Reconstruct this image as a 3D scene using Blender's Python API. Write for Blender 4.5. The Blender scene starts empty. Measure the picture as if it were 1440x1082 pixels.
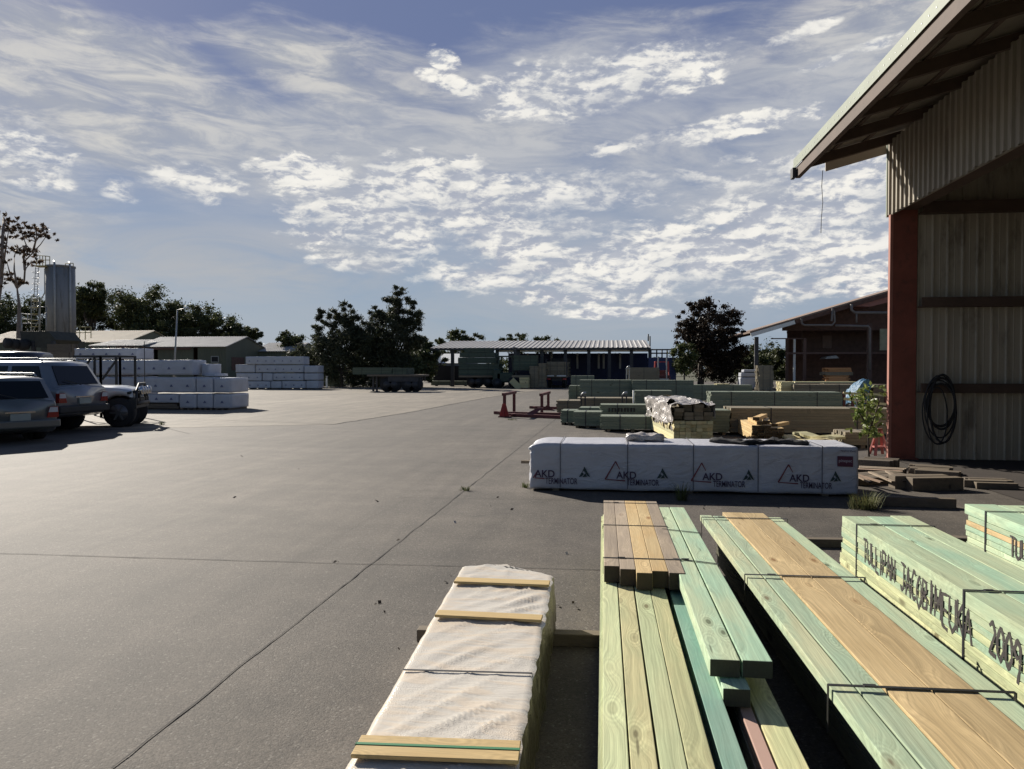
import bpy, bmesh, math, random
import numpy as np
from mathutils import Vector, Matrix, noise
random.seed(7); R = math.radians; PI = math.pi
SC = bpy.context.scene; COL = SC.collection
# ---------------------------------------------------------------- camera model (metres; photograph 1440 x 1082)
H = 1.65; FP = 1060.0; YAW = R(7.31); PITCH = math.atan(23/1060)
CAM = Vector((0, 0, H))
RT = Vector((math.cos(YAW), math.sin(YAW), 0)); F0 = Vector((-math.sin(YAW), math.cos(YAW), 0))
FW = (F0*math.cos(PITCH) - Vector((0, 0, 1))*math.sin(PITCH)); UP = RT.cross(FW)
def ray(px, py): return RT*((px-720)/FP) + FW + UP*(-(py-541)/FP)
def G(px, py, z=0.0):
    d = ray(px, py); return CAM + d*((z-H)/d.z)
def YP(px, py, Y):
    d = ray(px, py); return CAM + d*(Y/d.y)
def XP(px, py, X):
    d = ray(px, py); return CAM + d*(X/d.x)
def DP(px, py, D):                      # point at distance D along the view axis
    d = ray(px, py); return CAM + d*(D/d.dot(F0))
cam = bpy.data.cameras.new('camera'); camo = bpy.data.objects.new('camera', cam); COL.objects.link(camo)
cam.sensor_width = 36; cam.lens = 36*FP/1440; cam.clip_start = .05; cam.clip_end = 3000
camo.matrix_world = Matrix.Translation(CAM) @ Matrix((RT, UP, -FW)).transposed().to_4x4(); SC.camera = camo
# ---------------------------------------------------------------- objects and tags
BASE = {}
def tag(o, label=None, cat=None, group=None, kind=None):
    if label: o['label'] = label
    if cat: o['category'] = cat
    if group: o['group'] = group
    if kind: o['kind'] = kind
    return o
def thing(name, label, cat, loc=(0, 0, 0), rz=0, group=None):
    o = bpy.data.objects.new(name, None); COL.objects.link(o); o.empty_display_size = .2
    o.location = loc; o.rotation_euler = (0, 0, rz); BASE[o.name] = Vector(loc)
    return tag(o, label, cat, group)
def kids(o): return [c for c in list(CHILD.get(o.name, []))]
CHILD = {}
def setparent(o, p):
    o.parent = p; CHILD.setdefault(p.name, []).append(o)
def dup(root, loc, rz=None, label=None, group=None):
    r = root.copy(); COL.objects.link(r); r.location = loc
    if rz is not None: r.rotation_euler = (0, 0, rz)
    tag(r, label, None, group); BASE[r.name] = Vector(loc)
    for c in kids(root):
        d = c.copy(); COL.objects.link(d); setparent(d, r)
        for g in kids(c):
            e = g.copy(); COL.objects.link(e); setparent(e, d)
    return r
class MB:
    def __init__(s): s.v = []; s.f = []; s.r = []; s.sm = []
    def add(s, vs, fs, rnd=None, smooth=False):
        n = len(s.v); s.v += [tuple(v) for v in vs]
        if rnd is None: rnd = (random.random(), random.random(), random.random())
        for f in fs: s.f.append(tuple(i+n for i in f)); s.r.append(rnd); s.sm.append(smooth)
        return s
    def obox(s, p, a, b, c, rnd=None):          # corner p and three edge vectors
        p, a, b, c = map(Vector, (p, a, b, c))
        if a.cross(b).dot(c) < 0: a, b = b, a
        vs = [p, p+a, p+a+b, p+b, p+c, p+a+c, p+a+b+c, p+b+c]
        return s.add(vs, [(3, 2, 1, 0), (4, 5, 6, 7), (0, 1, 5, 4), (1, 2, 6, 5), (2, 3, 7, 6), (3, 0, 4, 7)], rnd)
    def box(s, x0, x1, y0, y1, z0, z1, rnd=None):
        return s.obox((x0, y0, z0), (x1-x0, 0, 0), (0, y1-y0, 0), (0, 0, z1-z0), rnd)
    def beam(s, p, q, w, h=None, up=(0, 0, 1), rnd=None):
        p, q = Vector(p), Vector(q); h = h or w; d = (q-p)
        u = d.cross(Vector(up)); u = u.normalized() if u.length > 1e-6 else Vector((1, 0, 0)); n = u.cross(d).normalized()
        return s.obox(p-u*w/2-n*h/2, d, u*w, n*h, rnd)
    def tube(s, pts, r, n=8, caps=True, rnd=None):
        pts = [Vector(p) for p in pts]; rr = r if isinstance(r, (list, tuple)) else [r]*len(pts)
        vs = []; fs = []; prev = None
        for i, p in enumerate(pts):
            t = (pts[min(i+1, len(pts)-1)]-pts[max(i-1, 0)]).normalized()
            if prev is None: u = t.orthogonal().normalized()
            else: u = (prev-t*prev.dot(t)).normalized()
            prev = u; w = t.cross(u)
            for k in range(n): a = 2*PI*k/n; vs.append(p+(u*math.cos(a)+w*math.sin(a))*rr[i])
        for i in range(len(pts)-1):
            for k in range(n): fs.append((i*n+k, i*n+(k+1) % n, (i+1)*n+(k+1) % n, (i+1)*n+k))
        if caps: fs += [tuple(range(n))[::-1], tuple(range((len(pts)-1)*n, len(pts)*n))]
        return s.add(vs, fs, rnd, True)
    def prism(s, poly, d, rnd=None):            # planar polygon (3-D points) pushed along d
        poly = [Vector(p) for p in poly]; d = Vector(d); n = len(poly)
        nn = Vector((0, 0, 0))
        for i in range(n): nn += poly[i].cross(poly[(i+1) % n])
        if nn.dot(d) > 0: poly = poly[::-1]
        vs = poly+[p+d for p in poly]
        fs = [tuple(range(n)), tuple(range(n, 2*n))[::-1]]+[((i+1) % n, i, i+n, (i+1) % n+n) for i in range(n)]
        return s.add(vs, fs, rnd)
    def disc(s, c, ax, r, w, n=20, rnd=None):
        c = Vector(c); ax = Vector(ax).normalized(); return s.tube([c-ax*w/2, c+ax*w/2], r, n, True, rnd)
    def build(s, name, mat, parent=None, local=False, bevel=0, group=None, origin=None, seg=1, recalc=False):
        me = bpy.data.meshes.new(name); off = Vector((0, 0, 0))
        if parent is not None and not local: off = BASE.get(parent.name, Vector())
        if parent is None:
            if origin is not None: off = Vector(origin)
            else:
                a = np.array(s.v); off = Vector(((a[:, 0].min()+a[:, 0].max())/2, (a[:, 1].min()+a[:, 1].max())/2, a[:, 2].min()))
        me.from_pydata([tuple(Vector(v)-off) for v in s.v], [], s.f)
        at = me.attributes.new('rnd', 'FLOAT_COLOR', 'CORNER')
        cols = []
        for f, r in zip(s.f, s.r): cols += [r[0], r[1], r[2], 1.0]*len(f)
        at.data.foreach_set('color', cols)
        me.polygons.foreach_set('use_smooth', s.sm)
        if bevel:
            bm = bmesh.new(); bm.from_mesh(me)
            bmesh.ops.bevel(bm, geom=[e for e in bm.edges if len(e.link_faces) == 2 and e.calc_face_angle(0) > .6], offset=bevel, segments=seg, profile=.6, affect='EDGES', clamp_overlap=True)
            bm.to_mesh(me); bm.free()
        if recalc:
            bm = bmesh.new(); bm.from_mesh(me); bmesh.ops.recalc_face_normals(bm, faces=bm.faces); bm.to_mesh(me); bm.free()
        me.materials.append(mat)
        o = bpy.data.objects.new(name, me); COL.objects.link(o)
        if parent is not None: setparent(o, parent); BASE[o.name] = off
        else: o.location = off; BASE[o.name] = off
        return o
# ---------------------------------------------------------------- materials
def newmat(name):
    m = bpy.data.materials.new(name); m.use_nodes = True; nt = m.node_tree
    return m, nt, nt.nodes['Principled BSDF']
class NT:
    def __init__(s, nt): s.nt = nt
    def n(s, t, **k):
        x = s.nt.nodes.new(t)
        for a, b in k.items(): setattr(x, a, b)
        return x
    def lk(s, a, b): s.nt.links.new(a, b)
    def val(s, v, sock):
        if isinstance(v, (int, float)): sock.default_value = v
        elif isinstance(v, (tuple, list)):
            sock.default_value = tuple(v) if len(sock.default_value) == len(v) else tuple(v)+(1,)
        else: s.lk(v, sock)
    def m(s, op, a, b=0.0, c=0.0):
        x = s.n('ShaderNodeMath', operation=op); s.val(a, x.inputs[0]); s.val(b, x.inputs[1]); s.val(c, x.inputs[2]); return x.outputs[0]
    def vm(s, op, a, b=(0, 0, 0)):
        x = s.n('ShaderNodeVectorMath', operation=op); s.val(a, x.inputs[0]); s.val(b, x.inputs[1]); return x.outputs[0]
    def sm(s, x, a, b):                          # smoothstep a..b
        n_ = s.n('ShaderNodeMapRange', interpolation_type='SMOOTHSTEP'); s.val(x, n_.inputs[0]); s.val(a, n_.inputs[1]); s.val(b, n_.inputs[2]); return n_.outputs[0]
    def mr(s, x, a, b, c, d):
        n_ = s.n('ShaderNodeMapRange'); s.val(x, n_.inputs[0])
        for i, q in enumerate((a, b, c, d)): s.val(q, n_.inputs[i+1])
        return n_.outputs[0]
    def noise(s, vec, scale, detail=4, rough=.55, dist=0):
        x = s.n('ShaderNodeTexNoise'); 
        if vec is not None: s.lk(vec, x.inputs['Vector'])
        x.inputs['Scale'].default_value = scale; x.inputs['Detail'].default_value = detail
        x.inputs['Roughness'].default_value = rough; x.inputs['Distortion'].default_value = dist
        return x.outputs['Fac']
    def mix(s, f, a, b, blend='MIX'):
        x = s.n('ShaderNodeMix', data_type='RGBA', blend_type=blend, clamp_factor=True)
        s.val(f, x.inputs['Factor']); s.val(a, x.inputs['A'] if 0 else x.inputs[6]); s.val(b, x.inputs[7]); return x.outputs[2]
    def comb(s, x, y, z):
        c = s.n('ShaderNodeCombineXYZ'); s.val(x, c.inputs[0]); s.val(y, c.inputs[1]); s.val(z, c.inputs[2]); return c.outputs[0]
    def sep(s, v):
        c = s.n('ShaderNodeSeparateXYZ'); s.lk(v, c.inputs[0]); return c.outputs
    def bump(s, h, strength, dist=.01):
        b = s.n('ShaderNodeBump'); b.inputs['Strength'].default_value = strength; b.inputs['Distance'].default_value = dist; s.lk(h, b.inputs['Height']); return b.outputs[0]
def c4(c): return (c[0], c[1], c[2], 1)
def pm(name, col, rough=.7, metal=0, var=.18, scale=3.0, bump=.0, bscale=60, stain=None, stain_amt=.5, coat=0, rv=.0, spec=.5, stretch=(1, 1, 1), bdist=.01):
    m, nt, b = newmat(name); t = NT(nt)
    co = t.n('ShaderNodeTexCoord').outputs['Object']
    if stretch != (1, 1, 1): co = t.vm('MULTIPLY', co, stretch)
    n1 = t.noise(co, scale, 6, .6)
    k = t.mr(n1, .25, .75, 1-var, 1+var)
    c = t.vm('MULTIPLY', c4(col)[:3], t.comb(k, k, k))
    if rv:
        a = t.n('ShaderNodeAttribute', attribute_name='rnd').outputs['Vector']; sx = t.sep(a)
        kk = t.mr(sx[0], 0, 1, 1-rv, 1+rv); c = t.vm('MULTIPLY', c, t.comb(kk, kk, kk))
    if stain: c = t.mix(t.m('MULTIPLY', t.sm(t.noise(co, scale*2.3, 8, .7), .52, .68), stain_amt), c, stain)
    t.lk(c, b.inputs['Base Color'])
    b.inputs['Roughness'].default_value = rough; b.inputs['Metallic'].default_value = metal
    b.inputs['Specular IOR Level'].default_value = spec
    if coat: b.inputs['Coat Weight'].default_value = coat; b.inputs['Coat Roughness'].default_value = .05
    if bump: t.lk(t.bump(t.noise(co, bscale, 4, .6), bump, bdist), b.inputs['Normal'])
    return m
def wood(name, c1, c2, c3, knotc, axis='Y', knots=1.0, grain=.5, tint=.15, sc=1.0, rough=.75, c3amt=.5):
    m, nt, b = newmat(name); t = NT(nt)
    co = t.n('ShaderNodeTexCoord').outputs['Object']
    rn = t.n('ShaderNodeAttribute', attribute_name='rnd').outputs['Vector']; r3 = t.sep(rn)
    s = t.sep(t.vm('ADD', co, t.vm('MULTIPLY', rn, (31, 47, 19))))
    L, A, B = (s[1], s[0], s[2]) if axis == 'Y' else (s[0], s[1], s[2])
    # knots: cells about 0.12 m across and 0.6 m along the board
    kv = t.comb(t.m('MULTIPLY', A, 7.5*sc), t.m('MULTIPLY', L, 2.6*sc), t.m('MULTIPLY', B, 1.2*sc))
    vo = t.n('ShaderNodeTexVoronoi'); t.lk(kv, vo.inputs['Vector']); vo.inputs['Scale'].default_value = 1; vo.inputs['Randomness'].default_value = 1
    d = vo.outputs['Distance']
    near = t.m('SUBTRACT', 1, t.sm(d, .0, .62))
    wob = t.noise(t.comb(t.m('MULTIPLY', A, 5), t.m('MULTIPLY', L, 1.2), t.m('MULTIPLY', B, 5)), 1.0, 3)
    a2 = t.m('ADD', A, t.m('ADD', t.m('MULTIPLY', near, .05), t.m('MULTIPLY', wob, .055)))
    gv = t.comb(t.m('MULTIPLY', a2, 105*sc), t.m('MULTIPLY', L, 1.1*sc), t.m('MULTIPLY', B, 30*sc))
    g = t.noise(gv, 1.0, 5, .72)
    fine = t.noise(t.comb(t.m('MULTIPLY', A, 420), t.m('MULTIPLY', L, 7), t.m('MULTIPLY', B, 200)), 1.0, 3, .6)
    patch = t.noise(t.comb(t.m('MULTIPLY', A, 7), t.m('MULTIPLY', L, 1.5), t.m('MULTIPLY', B, 7)), 1.0, 5, .6)
    c = t.mix(t.sm(patch, .35, .65), c1, c2)
    c = t.mix(t.m('MULTIPLY', t.sm(r3[1], .35, .9), c3amt), c, c3)
    gk = t.mr(g, .28, .72, 1-.48*grain, 1+.24*grain); c = t.vm('MULTIPLY', c, t.comb(gk, gk, gk))
    gk = t.mr(fine, .3, .7, .88, 1.08); c = t.vm('MULTIPLY', c, t.comb(gk, gk, gk))
    gk = t.mr(r3[0], 0, 1, 1-tint, 1+tint); c = t.vm('MULTIPLY', c, t.comb(gk, gk, gk))
    ang = t.noise(kv, 5.0, 2)
    dk = t.m('ADD', d, t.m('MULTIPLY', ang, .05))
    keep = t.m('GREATER_THAN', t.noise(vo.outputs['Position'], 1.7, 0), .66-.32*knots)
    c = t.mix(t.m('MULTIPLY', t.m('MULTIPLY', t.m('SUBTRACT', 1, t.sm(dk, .10, .26)), .45), keep), c, knotc)
    c = t.mix(t.m('MULTIPLY', t.m('SUBTRACT', 1, t.sm(dk, .085, .13)), keep), c, knotc)
    hk = t.m('MULTIPLY', t.m('MULTIPLY', t.sm(d, .12, .2), t.m('SUBTRACT', 1, t.sm(d, .2, .42))), keep); rg = t.m('MULTIPLY', t.m('SINE', t.m('MULTIPLY', t.m('ADD', dk, t.m('MULTIPLY', wob, .1)), 75)), t.m('MULTIPLY', t.m('SUBTRACT', 1, t.sm(d, .12, .5)), .13)); kk_ = t.m('ADD', t.m('ADD', 1, t.m('MULTIPLY', hk, .10)), rg); c = t.vm('MULTIPLY', c, t.comb(kk_, kk_, kk_))
    sv = t.n('ShaderNodeTexVoronoi'); t.lk(t.comb(t.m('MULTIPLY', A, 14), t.m('MULTIPLY', L, 1.15), t.m('MULTIPLY', B, 2)), sv.inputs['Vector']); sv.inputs['Scale'].default_value = 1
    c = t.mix(t.m('MULTIPLY', t.m('MULTIPLY', t.m('SUBTRACT', 1, t.sm(sv.outputs['Distance'], .05, .10)), t.m('GREATER_THAN', t.noise(sv.outputs['Position'], 2.3, 0), .52)), .8), c, (knotc[0]*.7, knotc[1]*.7, knotc[2]*.7))
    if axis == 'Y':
        nn_ = t.sep(t.n('ShaderNodeTexCoord').outputs['Normal']); e_ = t.m('GREATER_THAN', t.m('ABSOLUTE', nn_[1]), .93); c = t.mix(t.m('MULTIPLY', e_, .93), c, (.032, .024, .016))  # end faces coloured near black, standing in for shade on the cut ends
    t.lk(c, b.inputs['Base Color']); b.inputs['Roughness'].default_value = rough; b.inputs['Specular IOR Level'].default_value = .3
    t.lk(t.bump(t.m('ADD', g, t.m('MULTIPLY', fine, .7)), .35, .002), b.inputs['Normal'])
    return m
GREEN1 = (.38, .48, .31); GREEN2 = (.53, .54, .31); TEALC = (.22, .42, .33); KN = (.20, .17, .10)
M = {}
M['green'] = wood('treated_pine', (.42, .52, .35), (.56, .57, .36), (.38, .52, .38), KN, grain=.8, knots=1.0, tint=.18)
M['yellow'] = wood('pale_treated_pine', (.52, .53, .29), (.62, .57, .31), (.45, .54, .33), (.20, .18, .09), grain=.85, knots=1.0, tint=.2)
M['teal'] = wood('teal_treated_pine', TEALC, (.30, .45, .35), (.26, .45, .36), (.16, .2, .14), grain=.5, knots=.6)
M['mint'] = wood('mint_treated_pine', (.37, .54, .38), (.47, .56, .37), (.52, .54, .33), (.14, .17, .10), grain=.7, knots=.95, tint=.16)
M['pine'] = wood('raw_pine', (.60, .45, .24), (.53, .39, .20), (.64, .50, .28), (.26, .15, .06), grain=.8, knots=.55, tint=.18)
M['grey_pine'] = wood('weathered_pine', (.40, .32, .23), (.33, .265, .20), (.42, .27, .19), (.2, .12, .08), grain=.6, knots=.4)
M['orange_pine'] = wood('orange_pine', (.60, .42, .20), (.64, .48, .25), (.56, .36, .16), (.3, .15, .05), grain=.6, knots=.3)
M['pink_board'] = pm('pink_primed_board', (.46, .30, .24), .6, var=.05)
M['batten'] = wood('pine_batten', (.54, .38, .17), (.58, .43, .21), (.52, .38, .17), (.3, .18, .08), axis='X', grain=.4, knots=.2, tint=.05)
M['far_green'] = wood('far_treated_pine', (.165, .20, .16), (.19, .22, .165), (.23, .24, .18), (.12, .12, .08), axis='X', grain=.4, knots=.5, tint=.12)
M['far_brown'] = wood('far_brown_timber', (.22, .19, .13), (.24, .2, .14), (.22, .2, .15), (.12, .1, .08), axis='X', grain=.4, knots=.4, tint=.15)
M['far_pale'] = wood('far_pale_timber', (.60, .50, .27), (.62, .56, .32), (.54, .56, .34), (.2, .12, .08), axis='X', grain=.3, knots=.2, tint=.2)
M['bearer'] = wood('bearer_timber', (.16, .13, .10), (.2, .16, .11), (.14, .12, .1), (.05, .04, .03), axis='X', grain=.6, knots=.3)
M['strap'] = pm('steel_strap', (.05, .05, .045), .45, .6, var=.3, scale=20)
M['strap_green'] = pm('green_strap', (.06, .22, .10), .45, 0, var=.1)
M['strap_black'] = pm('black_strap', (.02, .02, .025), .5, 0, var=.2)
M['spray'] = pm('black_spray_paint', (.045, .038, .035), .8, var=.4, scale=30)
nt = M['spray'].node_tree; t_ = NT(nt); tr0 = t_.n('ShaderNodeBsdfTransparent'); mx0 = t_.n('ShaderNodeMixShader'); co0 = t_.n('ShaderNodeTexCoord').outputs['Object']
t_.lk(t_.sm(t_.noise(co0, 70, 5, .7), .28, .42), mx0.inputs[0]); t_.lk(tr0.outputs[0], mx0.inputs[1]); t_.lk(nt.nodes['Principled BSDF'].outputs[0], mx0.inputs[2]); t_.lk(mx0.outputs[0], nt.nodes['Material Output'].inputs[0])
M['red_steel'] = pm('red_oxide_steel', (.21, .062, .042), .6, var=.25, scale=2.5, stain=(.10, .04, .03), bump=.15, bscale=30)
M['pink_steel'] = pm('pale_red_steel', (.34, .14, .105), .7, var=.15)
M['red_paint'] = pm('red_paint', (.36, .035, .03), .5, var=.25, scale=4, stain=(.12, .03, .02), stain_amt=.7)
M['dark_red'] = pm('dark_red_steel', (.12, .03, .028), .6, var=.3, scale=3)
M['white_wrap'] = None
M['black'] = pm('black_rubber', (.018, .018, .02), .8, var=.3, scale=6)
M['dark_steel'] = pm('dark_steel', (.05, .05, .055), .6, .3, var=.3, scale=3)
M['grey_steel'] = pm('galvanised_steel', (.36, .37, .37), .5, .6, var=.2, scale=4)
M['white_paint'] = pm('white_paint', (.75, .75, .72), .5, var=.08)
M['yellow_steel'] = pm('faded_yellow_steel', (.42, .36, .16), .6, var=.2)
def wrapmat(name, col, wr=.5, droplets=False, dirt=.15, rough=.38):
    m, nt, b = newmat(name); t = NT(nt); co = t.n('ShaderNodeTexCoord').outputs['Object']
    n = t.noise(co, 1.6, 6, .6); k = t.mr(n, .3, .7, 1-dirt, 1.05); c = t.vm('MULTIPLY', tuple(col), t.comb(k, k, k))
    diag = t.vm('MULTIPLY', co, (9, 3.2, 9)); mp = t.n('ShaderNodeMapping'); t.lk(co, mp.inputs[0]); mp.inputs['Rotation'].default_value = (0, 0, R(58)); mp.inputs['Scale'].default_value = (2.2, 11, 5)
    w1 = t.noise(mp.outputs[0], 1.5, 4, .55, .7); w2 = t.noise(co, 14, 4, .6)
    h = t.m('ADD', t.m('MULTIPLY', w1, 1.0), t.m('MULTIPLY', w2, .18))
    nm = t.bump(h, wr, .05)
    t.lk(nm, b.inputs['Normal'])
    if droplets:
        vo = t.n('ShaderNodeTexVoronoi'); t.lk(co, vo.inputs['Vector']); vo.inputs['Scale'].default_value = 130
        patch = t.sm(t.noise(co, 2.4, 3), .42, .6)
        dr = t.m('MULTIPLY', t.m('SUBTRACT', 1, t.sm(vo.outputs['Distance'], .1, .5)), patch)
        bb = t.n('ShaderNodeBump'); bb.inputs['Strength'].default_value = .28; bb.inputs['Distance'].default_value = .004
        t.lk(dr, bb.inputs['Height']); t.lk(nm, bb.inputs['Normal']); t.lk(bb.outputs[0], b.inputs['Normal'])
        c = t.mix(t.m('MULTIPLY', t.sm(w1, .45, .62), .35), c, (.78, .60, .40)); 
    t.lk(c, b.inputs['Base Color']); b.inputs['Roughness'].default_value = rough; b.inputs['Specular IOR Level'].default_value = .5
    return m
M['white_wrap'] = wrapmat('white_plastic_wrap', (.47, .485, .53), .35)
M['near_wrap'] = wrapmat('clear_plastic_wrap', (.62, .575, .50), .13, True, .1, .26)
M['side_film'] = wrapmat('shaded_film_over_green_timber', (.07, .066, .048), .5, False, .3, .3)  # olive of the timber inside, darkened further for shade on this side
M['soft_strap'] = pm('grey_strap', (.14, .14, .16), .6, var=.2)
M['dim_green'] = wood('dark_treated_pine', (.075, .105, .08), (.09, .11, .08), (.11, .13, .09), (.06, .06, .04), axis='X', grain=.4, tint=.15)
M['end_wrap'] = wrapmat('printed_wrap', (.53, .53, .57), .5)
# corrugated / ribbed cladding as real folded sheet
def ribbed(mb, p, u, L, v, top, pitch, depth, nrm, prof='corr', bottom=None, rnd=None):
    """sheet from p along u (length L); top(s)/bottom(s) give heights along v; ribs stand off by depth along nrm"""
    p, u, v, nrm = map(Vector, (p, u, v, nrm)); s = 0; pts = []
    shape = {'corr': [(0, 0), (.25, .85), (.5, 1), (.75, .85)], 'pan': [(0, 0), (.06, 1), (.16, 1), (.22, 0), (.55, 0), (.57, .15), (.63, .15), (.65, 0)], 'trap': [(0, 0), (.1, 1), (.35, 1), (.45, 0)]}[prof]
    while s < L:
        for a, d in shape:
            if s+a*pitch <= L: pts.append((s+a*pitch, d))
        s += pitch
    pts.append((L, 0)); vs = []
    for a, d in pts:
        b0 = bottom(a) if bottom else 0
        vs += [p+u*a+nrm*d*depth+v*b0, p+u*a+nrm*d*depth+v*top(a)]
    fs = [(2*i, 2*i+2, 2*i+3, 2*i+1) for i in range(len(pts)-1)]
    return mb.add(vs, fs, rnd)
# ---------------------------------------------------------------- render settings, sun, sky
SC.render.engine = 'CYCLES'; SC.cycles.use_denoising = True; SC.cycles.max_bounces = 6; SC.cycles.transparent_max_bounces = 8
SC.view_settings.view_transform = 'Standard'; SC.view_settings.look = 'None'; SC.view_settings.exposure = EXPO = 0.6; SC.view_settings.gamma = 1
SUN_EL = R(27.5); sh = (-RT*.62+F0*.785).normalized(); SUN_AZ = math.atan2(sh.x, sh.y)
sdir = Vector((sh.x*math.cos(SUN_EL), sh.y*math.cos(SUN_EL), math.sin(SUN_EL)))
sl = bpy.data.lights.new('sun', 'SUN'); sl.energy = 5.0; sl.angle = R(.5); sl.color = (1, .93, .82)
so = bpy.data.objects.new('sun', sl); COL.objects.link(so); so.rotation_euler = sdir.to_track_quat('Z', 'Y').to_euler(); so.location = (0, 0, 50)
W = bpy.data.worlds.new('World'); SC.world = W; W.use_nodes = True
t = NT(W.node_tree); W.node_tree.nodes.clear()
sky = t.n('ShaderNodeTexSky', sky_type='NISHITA'); sky.sun_disc = False; sky.sun_elevation = SUN_EL; sky.sun_rotation = SUN_AZ; sky.air_density = 1.0; sky.dust_density = .6; sky.ozone_density = 2.0
dirv = t.n('ShaderNodeTexCoord').outputs['Generated']
s = t.sep(dirv)
az = t.m('ARCTAN2', s[0], s[1]); el = t.m('ARCSINE', s[2])
def ae(px, py):
    d = ray(px, py).normalized(); return math.atan2(d.x, d.y), math.asin(d.z)
def blob(px, py, rx, ry, rot=0, soft=1.0):
    a, e = ae(px, py); kx = FP/rx*math.cos(math.atan((px-720)/FP))**-1; ky = FP/ry
    dx = t.m('SUBTRACT', az, a); dy = t.m('SUBTRACT', el, e); c_, s_ = math.cos(R(rot)), math.sin(R(rot))
    x = t.m('MULTIPLY', t.m('ADD', t.m('MULTIPLY', dx, c_), t.m('MULTIPLY', dy, s_)), kx)
    y = t.m('MULTIPLY', t.m('SUBTRACT', t.m('MULTIPLY', dy, c_), t.m('MULTIPLY', dx, s_)), ky)
    r2 = t.m('ADD', t.m('MULTIPLY', x, x), t.m('MULTIPLY', y, y))
    return t.m('SUBTRACT', 1, t.sm(r2, 0, 1.7))
def mx(lst):
    a = lst[0]
    for b_ in lst[1:]: a = t.m('MAXIMUM', a, b_)
    return a
# cloud coordinates on the sky dome, wider than tall as clouds near the horizon look
cu = t.comb(t.m('MULTIPLY', az, 1.0), t.m('MULTIPLY', el, 2.1), s[2])
warp = t.noise(cu, 3.0, 3, .5)
def fbm(v, sc, det=9, ro=.58, dist=.2): return t.noise(v, sc, det, ro, dist)
n1 = fbm(cu, 11, 8, .62, .5); n2 = fbm(t.vm('ADD', cu, (5, 1, 0)), 30, 9, .62, .3)
o_ = (.008, -.024, 0)
m1 = fbm(t.vm('ADD', cu, o_), 11, 6, .6, .5); m2 = fbm(t.vm('ADD', cu, (5+o_[0]*.5, 1+o_[1]*.5, 0)), 30, 6, .6, .3)
puff = t.m('ADD', t.m('MULTIPLY', n1, .47), t.m('MULTIPLY', n2, .53)); puff2 = t.m('ADD', t.m('MULTIPLY', m1, .47), t.m('MULTIPLY', m2, .53))
big = fbm(t.vm('ADD', cu, (3.1, 0, 0)), 5, 4)
row = t.noise(t.comb(t.m('MULTIPLY', az, 5), t.m('MULTIPLY', el, 62), 0), 1.0, 4, .5, .6)
cum = mx([blob(580, 262, 190, 42), blob(560, 312, 160, 46), blob(690, 330, 180, 36), blob(800, 275, 170, 30, 4), blob(930, 372, 360, 58), blob(1180, 330, 230, 90), blob(700, 390, 130, 18, 3), blob(1100, 240, 170, 24), blob(440, 242, 80, 24), blob(515, 370, 75, 14),
          blob(15, 212, 80, 42), blob(170, 268, 26, 16), blob(270, 260, 74, 24), t.m('MULTIPLY', blob(650, 128, 60, 14, -18), .75), t.m('MULTIPLY', blob(622, 82, 24, 13, -20), .7), blob(740, 152, 60, 14, 4), blob(1000, 186, 150, 16, 6), blob(850, 115, 170, 42, 6), blob(870, 440, 90, 9), blob(1330, 250, 160, 90), blob(-200, 240, 160, 60), blob(90, 260, 20, 8), blob(1130, 45, 60, 9, 10), blob(1200, 75, 70, 8, 10)])
cden = t.m('ADD', t.m('MULTIPLY', t.m('SUBTRACT', cum, .33), .66), t.m('ADD', t.m('MULTIPLY', t.m('SUBTRACT', puff, .5), 2.9), t.m('ADD', t.m('MULTIPLY', t.m('SUBTRACT', row, .5), .30), t.m('MULTIPLY', t.m('SUBTRACT', big, .5), .6))))
thin = t.sm(big, .38, .62); cmask = t.m('MULTIPLY', t.m('MULTIPLY', t.sm(cden, -.06, t.mr(thin, 0, 1, .80, .34)), t.mr(thin, 0, 1, .82, 1)), t.sm(cum, .0, .14))
lit = t.mr(t.m('SUBTRACT', puff, puff2), -.050, .045, 0, 1)
core = t.sm(cden, .15, .8)
ccol = t.mix(lit, (.40, .43, .51), t.mix(t.sm(n1, .38, .6), (.70, .70, .69), (.95, .92, .85)))
ccol = t.mix(t.m('MULTIPLY', core, .25), ccol, (.80, .80, .79))
# thin high cloud: streaks
cv = t.comb(t.m('ADD', t.m('MULTIPLY', az, 1.3), t.m('MULTIPLY', el, .9)), t.m('MULTIPLY', el, 5.0), 0)
ci1 = fbm(cv, 3.2, 8, .6, .9); ci2 = fbm(t.vm('ADD', cv, (7, 3, 0)), 8, 8, .65, .5)
cir = t.m('ADD', t.m('MULTIPLY', ci1, .65), t.m('MULTIPLY', ci2, .35))
cib = mx([blob(320, 205, 330, 62, -4), blob(120, 120, 300, 90, -10), blob(520, 110, 220, 50, -8), blob(620, 195, 260, 60), blob(1250, 60, 300, 70), t.m('MULTIPLY', blob(1000, 200, 400, 80), .6), t.m('MULTIPLY', blob(950, 60, 300, 50), .6), blob(-300, 200, 400, 200)])
cmk = t.m('MULTIPLY', t.sm(t.m('ADD', cir, t.m('MULTIPLY', t.m('SUBTRACT', cib, .5), .40)), .36, .80), .92)
low = t.m('MULTIPLY', mx([blob(330, 372, 260, 52), blob(60, 370, 200, 60), t.m('MULTIPLY', blob(700, 450, 400, 60), .5)]), t.sm(ci1, .25, .6))
zen = t.sm(el, R(27), R(50)); rear = t.sm(s[1], .1, -.5)
clear = t.m('SUBTRACT', 1, t.m('MAXIMUM', zen, rear))
skyc = t.vm('MULTIPLY', sky.outputs[0], (.072, .072, .078))
tint = t.mix(t.sm(el, R(1), R(24)), (.27, .36, .48), (.145, .185, .335))
base = t.mix(t.m('MULTIPLY', clear, .86), skyc, tint)
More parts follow.
